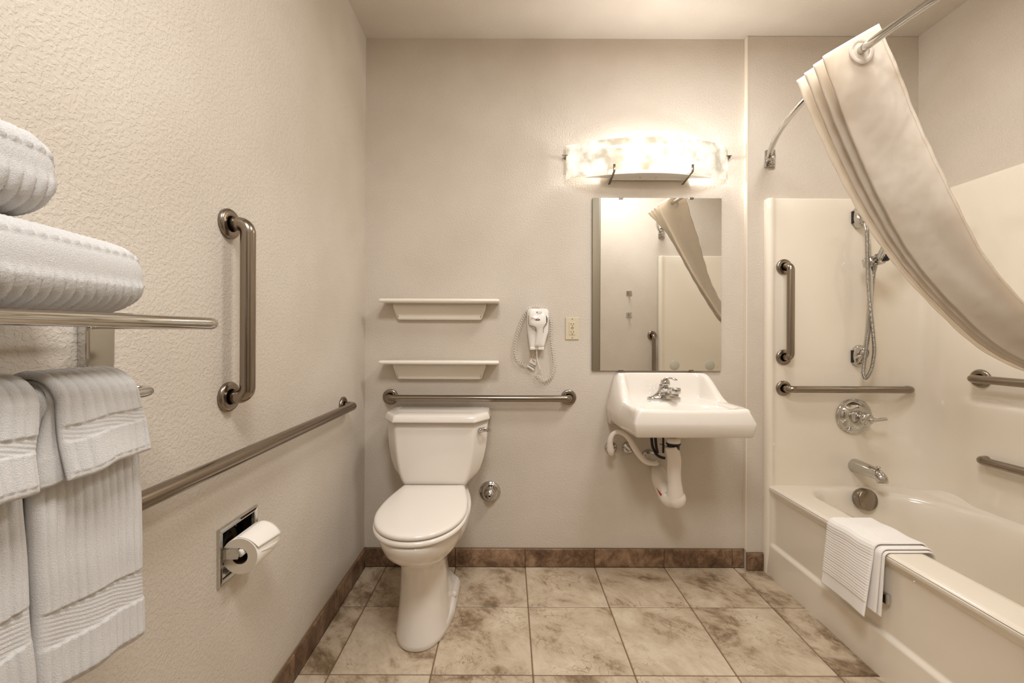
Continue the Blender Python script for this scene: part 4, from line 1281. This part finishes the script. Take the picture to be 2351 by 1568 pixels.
def hanging(name, label, y0, y1, zf, zb_, xb, ztop, thick, lam, bandz, cat, group=None, seed=0, y0b=None, y1b=None, flare=.0, slant=0., nyr=10, amp=.0032, x_out=0., parent=None, nz=430):
    """cloth folded over a bar at (xb, ztop): front hem at zf, back hem at zb_; y0b/y1b are the bottom front corners"""
    y0b = y0 if y0b is None else y0b; y1b = y1 if y1b is None else y1b
    r = .0082 + .001 + thick / 2 + x_out
    prof = [(xb - r, zb_)] + [(xb - r, ztop - .005)]
    prof += [(xb + r * math.cos(a), ztop + r * math.sin(a)) for a in np.linspace(PI, 0, 14)]
    prof += [(xb + r + flare * .4, ztop - (ztop - zf) * .4), (xb + r + flare, zf)]
    PR, s = resample([(a, 0, b_) for a, b_ in prof], nz)
    ny = int(abs(y1 - y0) / lam * nyr)
    v = np.linspace(0, 1, ny)
    P = np.zeros((nz, ny, 3))
    istop = np.argmax(PR[:, 2])
    for i in range(nz):
        front = i > istop
        f = np.clip((ztop + r - PR[i, 2]) / (ztop - zf), 0, 1)
        a, b_ = (y0 + (y0b - y0) * f, y1 + (y1b - y1) * f) if front else (y0, y1)
        y = a + (b_ - a) * v
        wav = .003 * np.sin(v * 7 + seed + f * 2) * f + .0015 * np.sin(v * 17 + seed * 3) * f
        P[i, :, 0] = PR[i, 0] + (wav if front else 0)
        P[i, :, 1] = y + .0012 * np.sin(PR[i, 2] * 40 + v * 3) * (f if front else 0)
        P[i, :, 2] = PR[i, 2] + ((slant * (v - .5) * f) if front else 0) + (.002 * np.sin(v * 9 + seed) * f if front else 0)
    yy = v * abs(y1 - y0)
    zrow = PR[:, 2]
    isfront = (np.arange(nz) > istop).astype(float)
    bd = smooth01((zrow - bandz[0]) / .003) * smooth01((bandz[1] - zrow) / .003) * isfront
    hem = smooth01((zf + .010 - zrow) / .003) * isfront
    rib = ribwave(yy, lam)[None, :] * amp * np.ones((nz, 1)) * (1 + .12 * np.sin(zrow * 90)[:, None])
    tw = .0005 * np.sin((zrow[:, None] + yy[None, :] * .25) * 2 * PI / .0056)
    d = rib * (1 - bd[:, None]) * (1 - .6 * hem[:, None]) + (tw - .0005) * bd[:, None]
    V, Fc = cloth(P[:, ::-1] if False else P, thick, None, None)
    # choose the outward side for the ribs
    du = np.gradient(P, axis=0); dv = np.gradient(P, axis=1); Nn = np.cross(du, dv)
    outward = Nn[nz - 10, ny // 2, 0] > 0
    V, Fc = cloth(P, thick, d if outward else None, None if outward else d)
    if parent is not None:
        return build(name, V, Fc, M_TERRY, parent)
    o = build(name, V, Fc, M_TERRY, None, origin=(xb, (y0 + y1) / 2, zf))
    tag(o, label, cat, group)
    return o


# right bath towel and its washcloth
XF1 = -.580
p_r = at_x(322, 1100, XF1); p_rb = at_x(341, 1440, XF1 + .01); p_l = at_x(62, 1000, XF1); p_lb = at_x(96, 1480, XF1 + .01)
hanging('bath_towel', 'ribbed white bath towel hanging under the right washcloth', p_l.y + .002, p_r.y, p_rb.z, .80, XH, ZL, .020, .0115, (p_rb.z + .060, p_rb.z + .108), 'towel', 'bath towels hanging on the rack', 2, p_lb.y + .002, p_rb.y, .012, -.022)
hanging('bath_towel', 'ribbed white bath towel hanging at the left edge beside the other bath towel', p_l.y - .150, p_l.y - .004, .742, .80, XH, ZL, .020, .0115, (.742 + .060, .742 + .105), 'towel', 'bath towels hanging on the rack', 5, p_lb.y - .155, p_lb.y - .004, .012, .0)
# washcloths, each folded in two layers
XF2 = -.565
c1 = at_x(155, 1087, XF2 + .012); c2 = at_x(346, 1045, XF2 + .012); c3 = at_x(312, 885, XF2 - .003); c4 = at_x(52, 905, XF2 - .03)


def washcloth(label, y0, y1, y0b, y1b, zf, seed, slant):
    tt = thing('washcloth', (XH, (y0 + y1) / 2, zf), label, 'washcloth', 'washcloths over the hanging towels')
    hanging('top_layer', None, y0, y1, zf, 1.03, XH, ZL, .0085, .0125, (zf + .046, zf + .068), None, None, seed, y0b, y1b, .016, slant, 10, .0026, x_out=.0295, parent=tt, nz=200)
    hanging('under_layer', None, y0 + .004, y1 - .003, zf - .003, 1.04, XH, ZL, .006, .0125, (0, 0), None, None, seed + 1, y0b - .020, y1b - .010, .006, slant, 8, .0012, x_out=.0215, parent=tt, nz=110)


washcloth('small ribbed white washcloth over the right bath towel', c4.y + .015, c3.y, c1.y, c2.y, (c1.z + c2.z) / 2, 3, .010)
d2 = at_x(92, 1132, XF2 + .012)
washcloth('small ribbed white washcloth over the left bath towel, cut by the frame', d2.y - .14, c4.y - .002, d2.y - .135, d2.y, .985, 8, .006)

# ------------------------------------------------------------------ bath mat over the tub rim
t = thing('bath_mat', (1.34, -.57, .2), 'folded white ribbed bath mat draped over the tub rim', 'bath mat')


def mat_layer(name, ya, yb_, zlow, off, bulge, lowslant, seed, ribbed, yshift=0.):
    xo = X0 - .004 - off; zt_ = ZR + .002 + off
    prof = fillet([(xo - bulge, 0, zlow), (xo, 0, zt_ - .05), (xo + .002, 0, zt_), (1.452, 0, zt_ + .001), (1.470, 0, zt_ - .05)], [.03, .016 + off * .8, .025], 8)
    PR, s = resample(prof, 170)
    ny = 60; v = np.linspace(0, 1, ny)
    P = np.zeros((170, ny, 3))
    for i in range(170):
        f = np.clip((zt_ - .02 - PR[i, 2]) / (zt_ - .02 - zlow), 0, 1) if PR[i, 0] < 1.38 else 0
        near = v                                     # v=0 far side, 1 near side
        curl = bulge * 1.2 * f * smooth01((near - .55) / .45) + .004 * np.sin(v * 8 + seed) * f
        P[i, :, 0] = PR[i, 0] - curl
        P[i, :, 1] = ya + (yb_ - ya) * v + yshift * f * (v - .3)
        P[i, :, 2] = PR[i, 2] - lowslant * f * smooth01((v - .2) / .8) + .002 * np.sin(v * 11 + seed) * (1 - f)
    d = None
    if ribbed:
        z = PR[:, 2]
        zone = smooth01((z - (zlow + .050)) / .004) * ((PR[:, 0] < 1.30) | (z > ZR - .0)) * (PR[:, 0] < 1.335)
        d = (ribwave(s, .0098) * .0030 * zone)[:, None] * np.ones((1, ny))
    du = np.gradient(P, axis=0); dv = np.gradient(P, axis=1); Nn = np.cross(du, dv)
    outward = Nn[20, ny // 2, 0] < 0
    V, Fc = cloth(P, .0065, d if outward else None, None if outward else d)
    build(name, V, Fc, M_MAT, t)


ma = at_x(1905, 1270, X0 - .01).y; mb = at_x(2030, 1380, X0 - .008).y
mat_layer('inner_layer', ma - .010, mb, .232, .003, .004, .012, 1, False)
mat_layer('middle_layer', ma - .006, mb + .006, .240, .0098, .008, .012, 2, False)
mat_layer('outer_layer', ma, mb + .026, .196, .0166, .020, -.012, 3, True, -.012)
